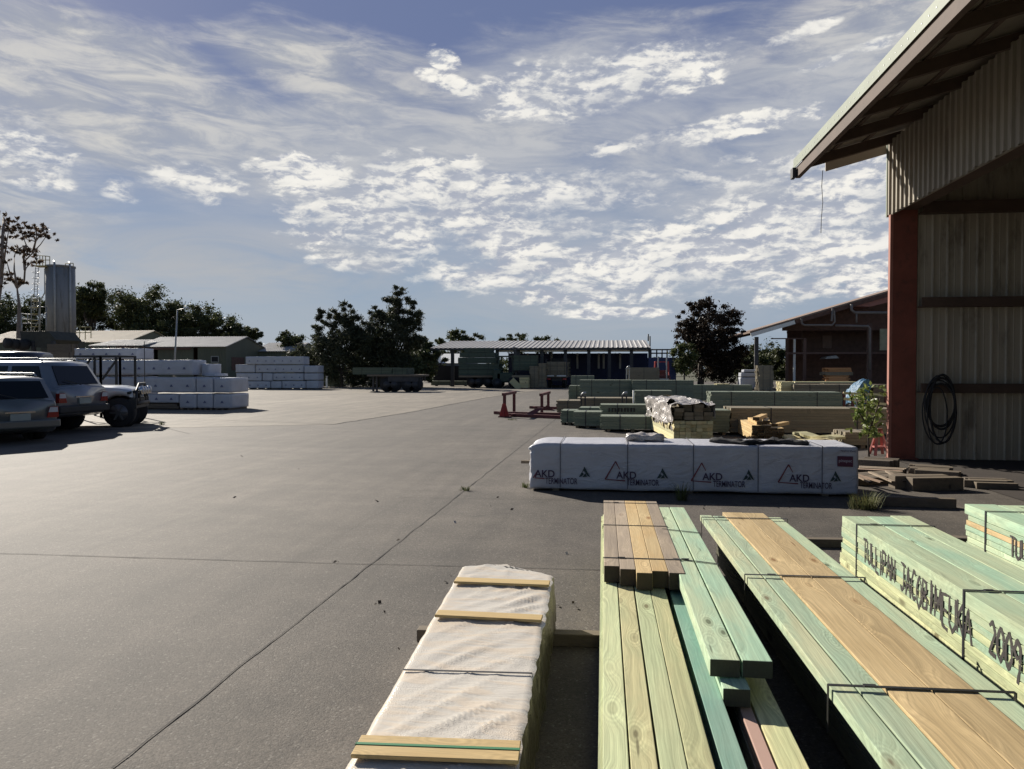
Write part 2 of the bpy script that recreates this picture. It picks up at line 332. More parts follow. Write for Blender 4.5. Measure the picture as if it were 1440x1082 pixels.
c = t.mix(t.m('MULTIPLY', cmk, clear), base, t.mix(t.sm(ci2, .4, .62), (.42, .44, .48), (.66, .645, .61)))
c = t.mix(t.m('MULTIPLY', low, .62), c, (.50, .49, .48))
hz = mx([blob(620, 270, 330, 110), blob(1000, 330, 420, 130), blob(1150, 200, 260, 120), blob(860, 130, 240, 70)]); c = t.mix(t.m('MULTIPLY', t.m('MULTIPLY', hz, clear), t.mr(cir, .36, .62, .28, .85)), c, (.46, .485, .54))
c = t.mix(t.m('MULTIPLY', cmask, clear), c, ccol)
c = t.mix(t.m('SUBTRACT', 1, t.sm(el, -.02, .0)), c, (.1, .1, .1))
bg = t.n('ShaderNodeBackground'); t.lk(c, bg.inputs[0]); bg.inputs[1].default_value = 2**(-EXPO)
wo = t.n('ShaderNodeOutputWorld'); t.lk(bg.outputs[0], wo.inputs[0])
# ---------------------------------------------------------------- ground
def ground_mat(name, c1, c2, rough, agg=.5, patches=.5):
    m, nt, b = newmat(name); t = NT(nt); co = t.n('ShaderNodeTexCoord').outputs['Object']
    big = t.noise(co, .35, 5, .6); mid = t.noise(co, 2.2, 6, .65); st = t.noise(t.vm('MULTIPLY', co, (.25, 2.2, 1)), .7, 5, .6)
    c = t.mix(t.sm(big, .35, .65), c1, c2)
    k = t.mr(mid, .3, .7, .80, 1.17); c = t.vm('MULTIPLY', c, t.comb(k, k, k))
    k = t.mr(st, .35, .65, .88, 1.08); c = t.vm('MULTIPLY', c, t.comb(k, k, k))
    vo = t.n('ShaderNodeTexVoronoi'); t.lk(co, vo.inputs['Vector']); vo.inputs['Scale'].default_value = 95
    sc_ = t.sep(vo.outputs['Color']); k = t.mr(sc_[0], 0, 1, 1-agg*.55, 1+agg*.7); c = t.vm('MULTIPLY', c, t.comb(k, k, k))
    fn = t.noise(co, 160, 3, .7); k = t.mr(fn, .3, .7, .8, 1.22); c = t.vm('MULTIPLY', c, t.comb(k, k, k))
    wh = t.m('GREATER_THAN', sc_[1], .965); tr_ = t.noise(t.vm('MULTIPLY', co, (1.6, .13, 1)), 1.3, 6, .65, .6); k = t.mr(tr_, .35, .65, .78, 1.15); c = t.vm('MULTIPLY', c, t.comb(k, k, k))
    pt = t.n('ShaderNodeTexVoronoi'); t.lk(t.vm('ADD', co, t.vm('MULTIPLY', t.comb(mid, big, 0), (1.5, 1.5, 0))), pt.inputs['Vector']); pt.inputs['Scale'].default_value = .16; k = t.mr(t.sep(pt.outputs['Color'])[0], 0, 1, .88, 1.10); c = t.vm('MULTIPLY', c, t.comb(k, k, k))
    c = t.mix(t.m('MULTIPLY', wh, .3*agg*2), c, (.32, .30, .26))
    stn = t.sm(t.noise(co, 1.1, 7, .7, 1.2), .58, .66); c = t.mix(t.m('MULTIPLY', stn, .55*patches), c, (c1[0]*.45, c1[1]*.45, c1[2]*.45))
    oil = t.n('ShaderNodeTexVoronoi'); t.lk(t.vm('ADD', co, t.vm('MULTIPLY', t.comb(mid, fn, 0), (.25, .25, 0))), oil.inputs['Vector']); oil.inputs['Scale'].default_value = .75
    c = t.mix(t.m('MULTIPLY', t.m('SUBTRACT', 1, t.sm(oil.outputs['Distance'], .05, .13)), .4*patches), c, (.03, .028, .025))
    t.lk(c, b.inputs['Base Color']); b.inputs['Roughness'].default_value = rough; b.inputs['Specular IOR Level'].default_value = .45
    h = t.m('ADD', t.m('MULTIPLY', t.m('SUBTRACT', 1, vo.outputs['Distance']), .6), fn)
    t.lk(t.bump(h, .5, .005), b.inputs['Normal']); return m
M['asphalt'] = ground_mat('old_asphalt', (.078, .066, .054), (.096, .081, .065), .8)
M['concrete'] = ground_mat('worn_concrete', (.150, .127, .098), (.178, .152, .117), .8, .25, .4)
M['dirt'] = pm('dark_dirt', (.035, .026, .02), .95, var=.4, scale=2, bump=.5, bscale=40)
M['grassy'] = pm('rough_grass_ground', (.06, .06, .03), .95, var=.4, scale=.3)
def sheet(name, pts, z, mat, kind='structure'):
    m = MB(); m.add([(p[0], p[1], z) for p in pts], [tuple(range(len(pts)))]); o = m.build(name, mat, origin=(0, 0, 0)); tag(o, kind=kind); return o
sheet('ground', [(-900, -200), (900, -200), (900, 1200), (-900, 1200)], 0, M['asphalt'])
ga = [G(-900, 640), G(60, 606), G(470, 597), G(572, 581), G(682, 560), G(760, 549), G(640, 540), G(-600, 535)]
sheet('concrete_pavement', [(p.x, p.y) for p in ga], .004, M['concrete'])
sheet('far_field', [(-900, 95), (900, 95), (900, 1190), (-900, 1190)], .004, M['grassy'])
jm = MB()
def crack(pts, w, z=.005, amp=.012):
    q = []
    for a, b_ in zip(pts[:-1], pts[1:]):
        n = max(2, int((b_-a).length/.12))
        for i in range(n): q.append(a.lerp(b_, i/n))
    q.append(pts[-1]); L_ = []; R_ = []
    for i, p in enumerate(q):
        d = (q[min(i+1, len(q)-1)]-q[max(0, i-1)]).normalized(); nn = Vector((-d.y, d.x, 0))
        o_ = (noise.noise(p*2.1)*1.4+noise.noise(p*9)*.5)*amp; ww = w*(.45+1.0*abs(noise.noise(p*5+Vector((9, 0, 0)))))
        L_.append(p+nn*(o_+ww)); R_.append(p+nn*(o_-ww))
    vs = []
    for a, b_ in zip(L_, R_): vs += [(a.x, a.y, z), (b_.x, b_.y, z)]
    jm.add(vs, [(2*i, 2*i+1, 2*i+3, 2*i+2) for i in range(len(L_)-1)])
crack([G(155, 1082), G(660, 685), G(790, 583)], .007)
crack([G(-60, 777), G(520, 794), G(860, 802)], .007)
crack([G(190, 589), G(300, 591), G(470, 597)], .02, .009)
crack([G(470, 597), G(572, 581), G(682, 560), G(755, 549.5)], .03, .010, .05)
crack([G(560, 700), G(1300, 712)], .006)
crack([G(640, 574), G(712, 569)], .02)
tag(jm.build('pavement_joints', pm('joint_tar', (.035, .032, .03), .9, var=.3, scale=20), origin=(0, 0, 0)), kind='structure')
# ---------------------------------------------------------------- foreground timber
M['under'] = wood('shaded_rough_pine', (.10, .095, .06), (.12, .10, .06), (.11, .12, .08), (.04, .03, .02), grain=.6)  # dark tone puts the shade below the top boards into the colour
def dirvp(xvp):                              # horizontal unit vector pointing away from the camera towards picture column xvp on the horizon
    d = RT*((xvp-720)/FP)+F0; d.z = 0; return d.normalized()
def perp(d): return Vector((d.y, -d.x, 0))   # to the right
def straps(root, A, d, r, w, ztop, zbot, at, mat='strap', wd=.016, left=True, over=.004, sk=0):
    for s_ in at:
        m = MB(); p = A-d*s_; p = Vector((p.x, p.y, 0)); e = Vector((0, 0, 1))
        sk_ = d*sk
        m.obox(p-r*over+e*(ztop+.001), r*(w+2*over)+sk_, -d*wd, e*.0025)
        m.obox(p-r*(over+.0025)+e*zbot, r*.0025, -d*wd, e*(ztop-zbot+.003))
        m.obox(p+r*(w+over)+sk_+e*zbot, r*.0025, -d*wd, e*(ztop-zbot+.003))
        if random.random() < .8:
            m.obox(p+r*(w*.18)+e*(ztop+.0035)-d*(wd+.002)+sk_*.18, r*.045, d*(wd+.004), e*.004)      # crimped seal
        m.build('strap', M[mat], root)
def boards(root, A, d, r, L, cols, layers, z0, mat, jitter=.03, gap=.006, name='board', bevel=.003, njit=.03, mats=None, dz=0):
    """A: far left corner on plan; cols: list of widths; layers: list of heights from the bottom"""
    z = z0
    for li, h in enumerate(layers):
        x = 0
        for ci, w in enumerate(cols):
            m = MB(); fj = random.uniform(-jitter, jitter); nj = random.uniform(-njit, njit); sj = random.uniform(-.0025, .0025)
            p = A+r*(x+sj)+d*fj; tz = random.uniform(0, dz)
            m.obox((p.x, p.y, z+tz), -d*(L+fj+nj), r*(w-gap), (0, 0, h-gap*.7))
            mm = mats(li, ci) if mats else mat
            m.build(name, M[mm], root, bevel=bevel, seg=2)
            x += w
        z += h
def bearer(label, p, q, w=.09, h=.075, mat='bearer', group='bearers under the timber packs'):
    m = MB(); p = Vector((p.x, p.y, h/2)); q = Vector((q.x, q.y, h/2)); m.beam(p, q, w, h)
    return tag(m.build('bearer', M[mat], bevel=.004), label, 'bearer', group)

# --- low bundle of four pale boards (left-hand pack), its top at 0.415 m
dL = dirvp(848); rL = perp(dL); A1 = G(848, 0+518+1060*(1.65-.39)/6.5, .39)
t_ = thing('timber_pack', 'low pale green pack beside the teal board, short timbers on its far end', 'timber pack', (A1.x, A1.y, 0), group='foreground timber packs')
fc = [.09]*4
boards(t_, A1, dL, rL, 5.6, fc, [.07, .045, .045, .045], .08, 'yellow', jitter=.05)
boards(t_, A1+rL*0, dL, rL, 5.6, [.0895, .0905, .09, .09], [.052, .052], .286, 'yellow', jitter=.02)
m = MB(); 
for k in range(5): m.obox(Vector((A1.x, A1.y, .082+k*.060))-rL*.016-dL*random.uniform(0, .05), -dL*5.5, rL*.014, (0, 0, .054))
m.build('side_board', M['yellow'], t_)
straps(t_, A1, dL, rL, .36, .391, .085, [.5], sk=.0)
# --- teal single board and dark gap to its right
A2 = G(844+17, 518+1060*(1.65-.40)/6.3, .40); xoff = .36+.022
t2 = thing('timber_board', 'long teal treated board on edge between the pale pack and the overhanging mint pair', 'timber', (A1.x, A1.y, 0))
boards(t2, A1+rL*xoff, dL, rL, 5.5, [.085], [.07, .07, .07, .075], .085, 'teal', name='board')
# --- pair of mint timbers lying over, near end in the air
P3 = G(924, 712, .49); N3 = G(1006, 925, .49); d3 = (P3-N3); d3.z = 0; L3 = d3.length; d3.normalize(); r3 = perp(d3)
t3 = thing('timber_pair', 'two mint green timbers strapped side by side with dark cut ends toward the camera', 'timber', (P3.x, P3.y, 0))
P3 = P3-r3*.02
boards(t3, P3, d3, r3, L3, [.1235, .1235], [.075], .414, 'mint', jitter=.012, njit=.008, bevel=.004)
boards(t3, P3+r3*.035+d3*.0, d3, r3, L3+.10, [.11], [.075], .338, 'mint', jitter=.01, njit=.01)
straps(t3, P3, d3, r3, .245, .488, .34, [.9, 1.75], sk=-.10, wd=.013)
# --- lower boards right of the teal board
t4 = thing('timber_stack', 'low boards in shade under the mint pair, one pink primed and one knotty yellow', 'timber', (A1.x, A1.y, 0))
q = G(1034, 979, .33); q2 = G(1073, 1082, .33); dd = (q-q2); dd.z = 0; dd.normalize(); rr = perp(dd)
boards(t4, q+dd*2.0, dd, rr, 4.2, [.052], [.055], .275, 'pink_board', njit=0)
boards(t4, q+dd*2.05+rr*.056, dd, rr, 4.25, [.105], [.055], .275, 'yellow', njit=0)
boards(t4, q+dd*2.0, dd, rr, 4.1, [.08, .08], [.065, .065, .065], .078, 'grey_pine', njit=0)
# --- five short weathered timbers on top of the pale pack
A5 = G(849, 518+1060*(1.65-.49)/6.62, .49)
t5 = thing('short_timber_bundle', 'five short weathered timbers strapped together on the far end of the pale pack', 'timber', (A5.x, A5.y, .391))
BASE[t5.name] = Vector((A5.x, A5.y, .391))
nd = [4.36, 4.30, 4.28, 4.33, 4.25]
for k, (mm, nn) in enumerate(zip(['grey_pine', 'grey_pine', 'orange_pine', 'orange_pine', 'grey_pine'], nd)):
    m = MB(); p = A5+rL*(.0915*k); L = 6.60-nn+(.02 if k in (2, 3) else -.03)
    m.obox((p.x, p.y, .392), -dL*L, rL*.0895, (0, 0, .098)); m.build('timber', M[mm], t5, bevel=.004, seg=2)
straps(t5, A5, dL, rL, .457, .491, .393, [.12, 1.05, 2.02], wd=.010)
# --- pack with bare pine boards in the middle
P4 = G(985, 724, .47); N4 = G(1151, 943, .47); d4 = (P4-N4); d4.z = 0; d4.normalize(); r4 = perp(d4)
t6 = thing('timber_pack', 'treated pine pack with two broad bare pine boards along the middle of its top', 'timber pack', (P4.x, P4.y, 0), group='foreground timber packs')
c4_ = [.095, .095, .165, .165, .105]
def m4(li, ci):
    if li == 5: return ['green', 'green', 'pine', 'pine', 'mint'][ci]
    return random.choice(['green', 'yellow', 'green'])
boards(t6, P4+d4*.0, d4, r4, 5.7, c4_[:2], [.048], .422, 'green', jitter=.03)
boards(t6, P4+r4*.19+d4*.10, d4, r4, 5.8, c4_[2:4], [.056], .424, 'pine', jitter=.012)
boards(t6, P4+r4*.52, d4, r4, 5.7, c4_[4:], [.048], .420, 'mint', jitter=.03)
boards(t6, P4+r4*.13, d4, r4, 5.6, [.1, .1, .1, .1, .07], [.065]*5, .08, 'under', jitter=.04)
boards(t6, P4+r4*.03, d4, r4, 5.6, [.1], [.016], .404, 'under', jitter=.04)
W4 = sum(c4_)
straps(t6, P4, d4, r4, W4, .479, .30, [.15, 1.8, 3.3], wd=.018, sk=.0, over=.012)
# --- sprayed-letter packs
GL = {'T': [[(0, 1), (1, 1)], [(.5, 1), (.5, 0)]], 'U': [[(.05, 1), (.05, .2), (.5, 0), (.95, .2), (.95, 1)]], 'L': [[(.1, 1), (.1, .05), (.9, .0)]], 'I': [[(.5, 1), (.5, 0)]],
      'P': [[(.1, 0), (.1, 1), (.8, .95), (.9, .7), (.7, .5), (.1, .48)]], 'A': [[(.0, 0), (.5, 1), (1, 0)], [(.2, .35), (.8, .35)]], 'N': [[(.05, 0), (.1, 1), (.85, .05), (.95, 1)]],
      'J': [[(0, 1), (1, .95)], [(.7, 1), (.65, .15), (.3, 0), (.0, .2)]], 'C': [[(.95, .85), (.5, 1), (.08, .6), (.1, .25), (.5, 0), (.95, .15)]], 'O': [[(.5, 1), (.05, .6), (.1, .2), (.5, 0), (.95, .3), (.9, .75), (.5, 1)]],
      'B': [[(.1, 0), (.1, 1), (.8, .9), (.75, .6), (.1, .5), (.9, .38), (.85, .08), (.1, 0)]], '/': [[(.5, 1.1), (.45, -.05)], [(.7, 1), (.6, .1)]], 'M': [[(0, 0), (.1, 1), (.5, .3), (.9, 1), (1, 0)]],
      'E': [[(.95, 1), (.1, .95), (.1, .05), (.95, 0)], [(.1, .5), (.8, .52)]], 'K': [[(.1, 1), (.1, 0)], [(.95, 1), (.15, .5), (.95, 0)]], '2': [[(0, .8), (.5, 1), (.9, .7), (.05, .02), (1, .0)]],
      '0': [[(.5, 1), (.05, .6), (.1, .2), (.5, 0), (.95, .3), (.9, .75), (.5, 1)]], '9': [[(.9, .65), (.5, .5), (.1, .7), (.5, 1), (.9, .8), (.85, .3), (.6, -.1)]]}
def spray(root, text, P, d, n, z_top, h, adv, w, name='spray_lettering', base=0.0):
    """strokes on the side face; P start point, d reading direction, n outward normal"""
    x = 0
    for ch in text:
        if ch == 'I': x -= adv*.22
        if ch == ' ': x += adv*.75; continue
        m = MB(); hh = h*random.uniform(.92, 1.06); zo = z_top-hh+random.uniform(-.008, .008)
        for st in GL[ch]:
            pts = []
            for (a, b_) in st: pts.append(Vector(P)+d*(x+a*w+random.uniform(-.0018, .0018))+Vector((0, 0, zo+b_*hh+random.uniform(-.003, .003))))
            fine = []
            for a, b_ in zip(pts[:-1], pts[1:]):
                k = max(2, int((b_-a).length/.012))
                for i in range(k): fine.append(a.lerp(b_, i/k))
            fine.append(pts[-1]); vs = []
            for i, p in enumerate(fine):
                tdir = (fine[min(i+1, len(fine)-1)]-fine[max(i-1, 0)]).normalized(); sd = tdir.cross(n).normalized()
                ww = .0088*(1+.55*noise.noise(p*60))*(1.15 if i > 1 else .8)
                vs += [p+n*.0035+sd*ww, p+n*.0035-sd*ww]
            m.add(vs, [(2*i, 2*i+1, 2*i+3, 2*i+2) for i in range(len(fine)-1)])
        m.build(name, M['spray'], root); x += adv*(.78 if ch == 'I' else 1)
def textpack(pxy, xvp, zt, zb, L, width, hs, label, mat_top, txt, tstart, strapat, lay_mats, cols=None):
    P = G(pxy[0], pxy[1], zt); d = dirvp(xvp); r = perp(d)
    root = thing('timber_pack', label, 'timber pack', (P.x, P.y, 0), group='foreground timber packs')
    cols = cols or [width*.355, width*.355, width*.29]
    nl = len(lay_mats); h = (zt-zb-.085)/(nl-1)
    boards(root, P, d, r, L, cols, [h]*(nl-1)+[.085], zb, 'mint', jitter=.035, mats=lambda li, ci: lay_mats[li], bevel=.0025)
    straps(root, P, d, r, width, zt-.0005, zb+.01, strapat, wd=.02, over=.003, mat='strap_black')
    for (tx, s0, ztop, hh, adv) in txt:
        spray(root, tx, Vector((P.x, P.y, 0))-d*s0, -d, -r, ztop, hh, adv, adv*.9)
    return P, d, r
lm = ['yellow', 'yellow', 'yellow', 'yellow', 'mint', 'yellow', 'mint', 'mint', 'mint']
P5_, d5, r5 = textpack((1183, 724), 847, .50, .08, 5.4, .535, 8, 'mint green pack with the long sprayed lettering, beside the bare pine pack', 'mint',
    [('TULLIPAN', .52, .428, .165, .079), ('JACOB', 1.20, .428, .185, .080), ('/MEUKA', 1.60, .425, .185, .088), ('2009', 2.29, .43, .175, .072)], 0, [.36, 2.02, 3.7], lm)
P6_, d6, r6 = textpack((1359, 709), 850, .50, .10, 5.6, .7, 8, 'mint green pack with one bare pine layer in its side, farthest right', 'mint',
    [('TULLIPAN', .70, .385, .15, .079), ('JACOB', 1.4, .385, .16, .08)], 0, [.32, 2.2], ['yellow', 'mint', 'mint', 'mint', 'mint', 'pine', 'mint', 'mint'])
# --- bearers under the packs
w0 = G(590, 897); 
bearer('dark square bearer crossing under the plastic wrapped pack and the pale pack', G(588, 900), G(852, 908), .085, .075)
bearer('short dark bearer end poking out left of the farthest right mint pack', G(1329, 768), G(1400, 771), .12, .09)
bearer('near bearer hidden in shade under the bare pine and lettered packs', G(1180, 905), G(1440, 905)+Vector((1, 0, 0)), .09, .075)
bearer('far bearer under the far ends of the bare pine and lettered packs', G(1010, 766), G(1345, 772), .09, .075)
# --- plastic wrapped pack with battens
zt = .35
fl = G(651, 796.5, zt); fm = G(713, 795, zt); fr = G(778, 810, zt)
nl_ = G(487, 1082, zt); nr_ = G(727, 1082, zt)
dWl = (fl-nl_).normalized(); dWr = (fr-nr_).normalized(); dW = ((dWl+dWr)/2); dW.z = 0; dW.normalize(); rW = perp(dW)
tw = thing('wrapped_timber_pack', 'timber pack in clear plastic with a peaked far end, battens strapped across its top', 'timber pack', (fl.x, fl.y, 0), group='foreground timber packs')
# wrap: grid surface over the top and down the sides
m = MB(); NS = 150; NL = 3.9; prof = []
Wd = [0, 1]
def edge_l(s_): return fl-dWl*s_
def edge_r(s_): return fr-dWr*(s_*1.0)
cols_ = 44; rows_ = NS
def wr(p, amp=.0065):
    al, ac = rW.dot(p), dW.dot(p); sec = .9+.25*noise.noise(Vector((ac*.7, 0, 2)))
    f_ = al*.56+ac*.83*sec; g_ = -al*.83*sec+ac*.56; rid = 1-abs(noise.noise(Vector((g_*8.5, f_*1.1, 1))))*3.2; rid = max(0, rid)**3
    rid2 = max(0, 1-abs(noise.noise(Vector((g_*17, f_*2.2, 7))))*3)**2; env = .35+.9*abs(noise.noise(Vector((al*2, ac*1.3, 5)))*1.6)
    return amp*env*(rid*1.9+rid2*.55+noise.noise(p*4)*.8)
vs = []
for j in range(rows_+1):
    s_ = NL*j/rows_; a = edge_l(s_); b_ = edge_r(s_)
    for i in range(cols_+1):
        u = i/cols_
        if u < .14: p = a+Vector((0, 0, -(zt-.065)*(1-u/.14)))-rW*.004; p += rW*.006*noise.noise(p*9)
        elif u > .86: p = b_+Vector((0, 0, -(zt-.065)*((u-.86)/.14)))+rW*(.02*((u-.86)/.14)); p += rW*.014*noise.noise(Vector((p.x*4, p.y*11, p.z*9)))
        else:
            v_ = (u-.14)/.72; p = a.lerp(b_, v_); fade = min(1, 6*min(v_, 1-v_))
            bulge = max(0, 1-s_/.5)
            pk = (fm-(fl.lerp(fr, .5))); p = p+pk*max(0, 1-abs(v_-.48)/.48)*max(0, 1-s_/.15)
            p.z += wr(p)*fade
        vs.append(p)
n_ = cols_+1
cs = int(cols_*.88)
m.add(vs, [(j*n_+i, j*n_+i+1, (j+1)*n_+i+1, (j+1)*n_+i) for j in range(rows_) for i in range(cs)], smooth=True)
m.build('plastic_wrap', M['near_wrap'], tw)
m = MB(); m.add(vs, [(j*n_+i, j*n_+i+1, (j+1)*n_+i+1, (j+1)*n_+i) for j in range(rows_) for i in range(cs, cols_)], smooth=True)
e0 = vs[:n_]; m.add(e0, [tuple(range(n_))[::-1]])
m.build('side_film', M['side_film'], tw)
# contents under the wrap
m = MB(); m.add([edge_l(.1)+Vector((0, 0, -.015))+rW*.015, edge_r(.1)+Vector((0, 0, -.015))-rW*.015, edge_r(NL)+Vector((0, 0, -.015))-rW*.015, edge_l(NL)+Vector((0, 0, -.015))+rW*.015], [(0, 1, 2, 3)])
bx_ = [edge_l(.1)+rW*.015, edge_r(.1)-rW*.015, edge_r(NL)-rW*.015, edge_l(NL)+rW*.015]
m = MB(); m.prism([Vector((p.x, p.y, .075)) for p in [bx_[0]+rW*.03, bx_[1]-rW*.04, bx_[2]-rW*.04, bx_[3]+rW*.03]], (0, 0, zt-.075-.055)); m.build('timber', M['yellow'], tw)
def s_of(py): return (fl-G(600, py, zt)).dot(F0)
def batten(px0, py0, px1, py1, w, green=False, tilt=0):
    a = G(px0, py0, zt+.012); b_ = G(px1, py1, zt+.012); ax = (b_-a); u = ax.normalized(); n = Vector((-u.y, u.x, 0))
    if n.dot(dW) < 0: n = -n
    m = MB(); m.obox(a, ax, n*w, (0, 0, .014)); o = m.build('batten', M['batten'], tw, bevel=.002)
    if green:
        m = MB(); m.obox(a+n*w*.48+Vector((0, 0, .0145)), ax, n*.014, (0, 0, .002)); m.obox(a+n*w*.48-u*.003-Vector((0, 0, .27)), u*.002, n*.014, (0, 0, .287)); m.build('green_strap', M['strap_green'], tw)
batten(638, 821, 772, 826, .095); batten(611, 868.5, 761, 876, .085); batten(493, 1067, 729, 1076, .135, True); 
batten(400, 1240, 700, 1250, .11)
m = MB(); a = G(567, 943, zt+.008); b_ = G(748, 948, zt+.008); ax = b_-a; u = ax.normalized(); n = Vector((-u.y, u.x, 0))
m.obox(a, ax, n*.012, (0, 0, .002)); m.obox(b_-Vector((0, 0, .27)), u*.002, n*.012, (0, 0, .27)); m.build('strap', M['strap_black'], tw)
# ---------------------------------------------------------------- printed wrapped pack in the middle distance
pl = G(746, 690); pr = G(1211, 700); Y0 = (pl.y+pr.y)/2; X0 = XL = YP(745, 660, Y0).x; XR = YP(1208, 660, Y0).x; zt2 = YP(900, 625, Y0).z; dpt = .95
def rbox(x0, x1, y0, y1, z0, z1, r, n=(60, 12, 10), amp=.012, seed=0, f=2.2):
    c = Vector(((x0+x1)/2, (y0+y1)/2, (z0+z1)/2)); hx, hy, hz = (x1-x0)/2, (y1-y0)/2, (z1-z0)/2; vs = []; fs = []; key = {}
    def vid(p):
        q = Vector((max(-hx+r, min(hx-r, p.x)), max(-hy+r, min(hy-r, p.y)), max(-hz+r, min(hz-r, p.z)))); dd = p-q
        p2 = q+dd.normalized()*r if dd.length > 1e-9 else p
        k = (round(p.x, 4), round(p.y, 4), round(p.z, 4))
        if k not in key:
            w_ = c+p2; nz = noise.noise(Vector((w_.x*f, w_.y*f+seed, w_.z*f*2)))+.5*noise.noise(w_*f*3.1+Vector((0, seed, 0)))
            nn = dd.normalized() if dd.length > 1e-9 else p.normalized()
            key[k] = len(vs); vs.append(w_+nn*amp*nz)
        return key[k]
    def face(o, a, b_, na, nb):
        g = [[vid(o+a*(i/na)+b_*(j/nb)) for i in range(na+1)] for j in range(nb+1)]
        for j in range(nb):
            for i in range(na): fs.append((g[j][i], g[j][i+1], g[j+1][i+1], g[j+1][i]))
    X, Y, Z = Vector((2*hx, 0, 0)), Vector((0, 2*hy, 0)), Vector((0, 0, 2*hz)); O = Vector((-hx, -hy, -hz)); a_, b2, c2 = n
    face(O, X, Z, a_, c2); face(O+Y+X, -X, Z, a_, c2); face(O+Y, -Y, Z, b2, c2); face(O+X, Y, Z, b2, c2); face(O+Z, X, Y, a_, b2); face(O+Y, X, -Y, a_, b2)
    return vs, fs
ta = thing('printed_timber_pack', 'long white plastic wrapped pack printed with red triangle logos, lying across the yard', 'timber pack', ((XL+XR)/2, Y0+dpt/2, 0))
m = MB(); vs, fs = rbox(XL, XR, Y0, Y0+dpt, .05, zt2, .035, (130, 26, 18), .007, 3, 1.8)
vs2 = []; SX_ = [YP(q_, 650, Y0).x for q_ in (788, 882.5, 975, 1066, 1156)]
for v in vs:
    if v[2] < .12: v = (v[0], v[1], v[2]-.02-.03*abs(noise.noise(Vector((v[0]*1.3, 5, 0)))))
    e_ = max(0, 1-(v[0]-XL)/.22); q_ = Vector(v); nz_ = noise.noise(q_*11)*.022+noise.noise(q_*25)*.012; v = (v[0]+nz_*e_*1.4-.03*e_*max(0, noise.noise(Vector((1, v[1]*3, v[2]*6)))), v[1]-abs(nz_)*e_*.5, v[2]+nz_*e_*.6-.05*e_*e_*(1 if v[2] > zt2-.1 else 0))
    if v[2] > zt2-.06: v = (v[0], v[1], v[2]+.006*noise.noise(Vector((v[0]*1.7, v[1]*2, 8))))
    for sx_ in SX_:
        g_ = math.exp(-((v[0]-sx_)/.035)**2); v = (v[0], v[1]+(.006*g_ if v[1] < Y0+.1 else 0), v[2]-(.006*g_ if v[2] > zt2-.08 else 0))
    if v[1] < Y0+.05: v = (v[0], v[1]-.006*max(0, noise.noise(Vector((v[0]*7+v[2]*9, 3, v[2]*2)))), v[2])
    vs2.append(v)
m.add(vs2, fs, smooth=True); m.build('wrap', M['end_wrap'], ta, recalc=True)
def font_mb(text, size, cx=0, sx=1.0, spacing=1.0, bold=0.0):
    cu_ = bpy.data.curves.new('t', 'FONT'); cu_.body = text; cu_.size = size; cu_.space_character = spacing; cu_.offset = bold
    o = bpy.data.objects.new('t', cu_); COL.objects.link(o); dg = bpy.context.evaluated_depsgraph_get(); dg.update()
    me = o.evaluated_get(dg).to_mesh(); vs = [(v.co.x*sx, v.co.y) for v in me.vertices]; fs = [tuple(p.vertices) for p in me.polygons]
    o.evaluated_get(dg).to_mesh_clear(); bpy.data.objects.remove(o); bpy.data.curves.remove(cu_); return vs, fs
def font_on(text, px0, px1, pyb, pyt, Y, mat, root, name, off=.016, bold=0.0, stretch=True):
    a = YP(px0, pyb, Y); b_ = YP(px1, pyb, Y); c_ = YP((px0+px1)/2, pyt, Y); vs, fs = font_mb(text, 1, bold=bold)
    w_ = max(v[0] for v in vs); h_ = max(v[1] for v in vs); mnx = min(v[0] for v in vs); mny = min(v[1] for v in vs)
    kx = (b_.x-a.x)/(w_-mnx); kz = (c_.z-(a.z+b_.z)/2)/(h_-mny)
    m = MB(); m.add([(a.x+(v[0]-mnx)*kx, Y-off, (a.z+b_.z)/2+(v[1]-mny)*kz) for v in vs], fs); return m.build(name, mat, root)
M['ink'] = pm('dark_print_ink', (.06, .035, .075), .6, var=.2); M['ink_red'] = pm('red_print_ink', (.20, .045, .055), .6, var=.2); M['ink_green'] = pm('green_print_ink', (.03, .055, .055), .6, var=.2)
M['maroon'] = pm('maroon_label', (.10, .02, .05), .6); M['label_white'] = pm('label_white', (.5, .45, .5), .6)
def poly_on(pts, Y, mat, root, name, off=.016, holes=None):
    m = MB(); 
    for poly in pts: m.add([(lambda p: (p.x, Y-off, p.z))(YP(a, b_, Y)) for a, b_ in poly], [tuple(range(len(poly)))])
    return m.build(name, mat, root)
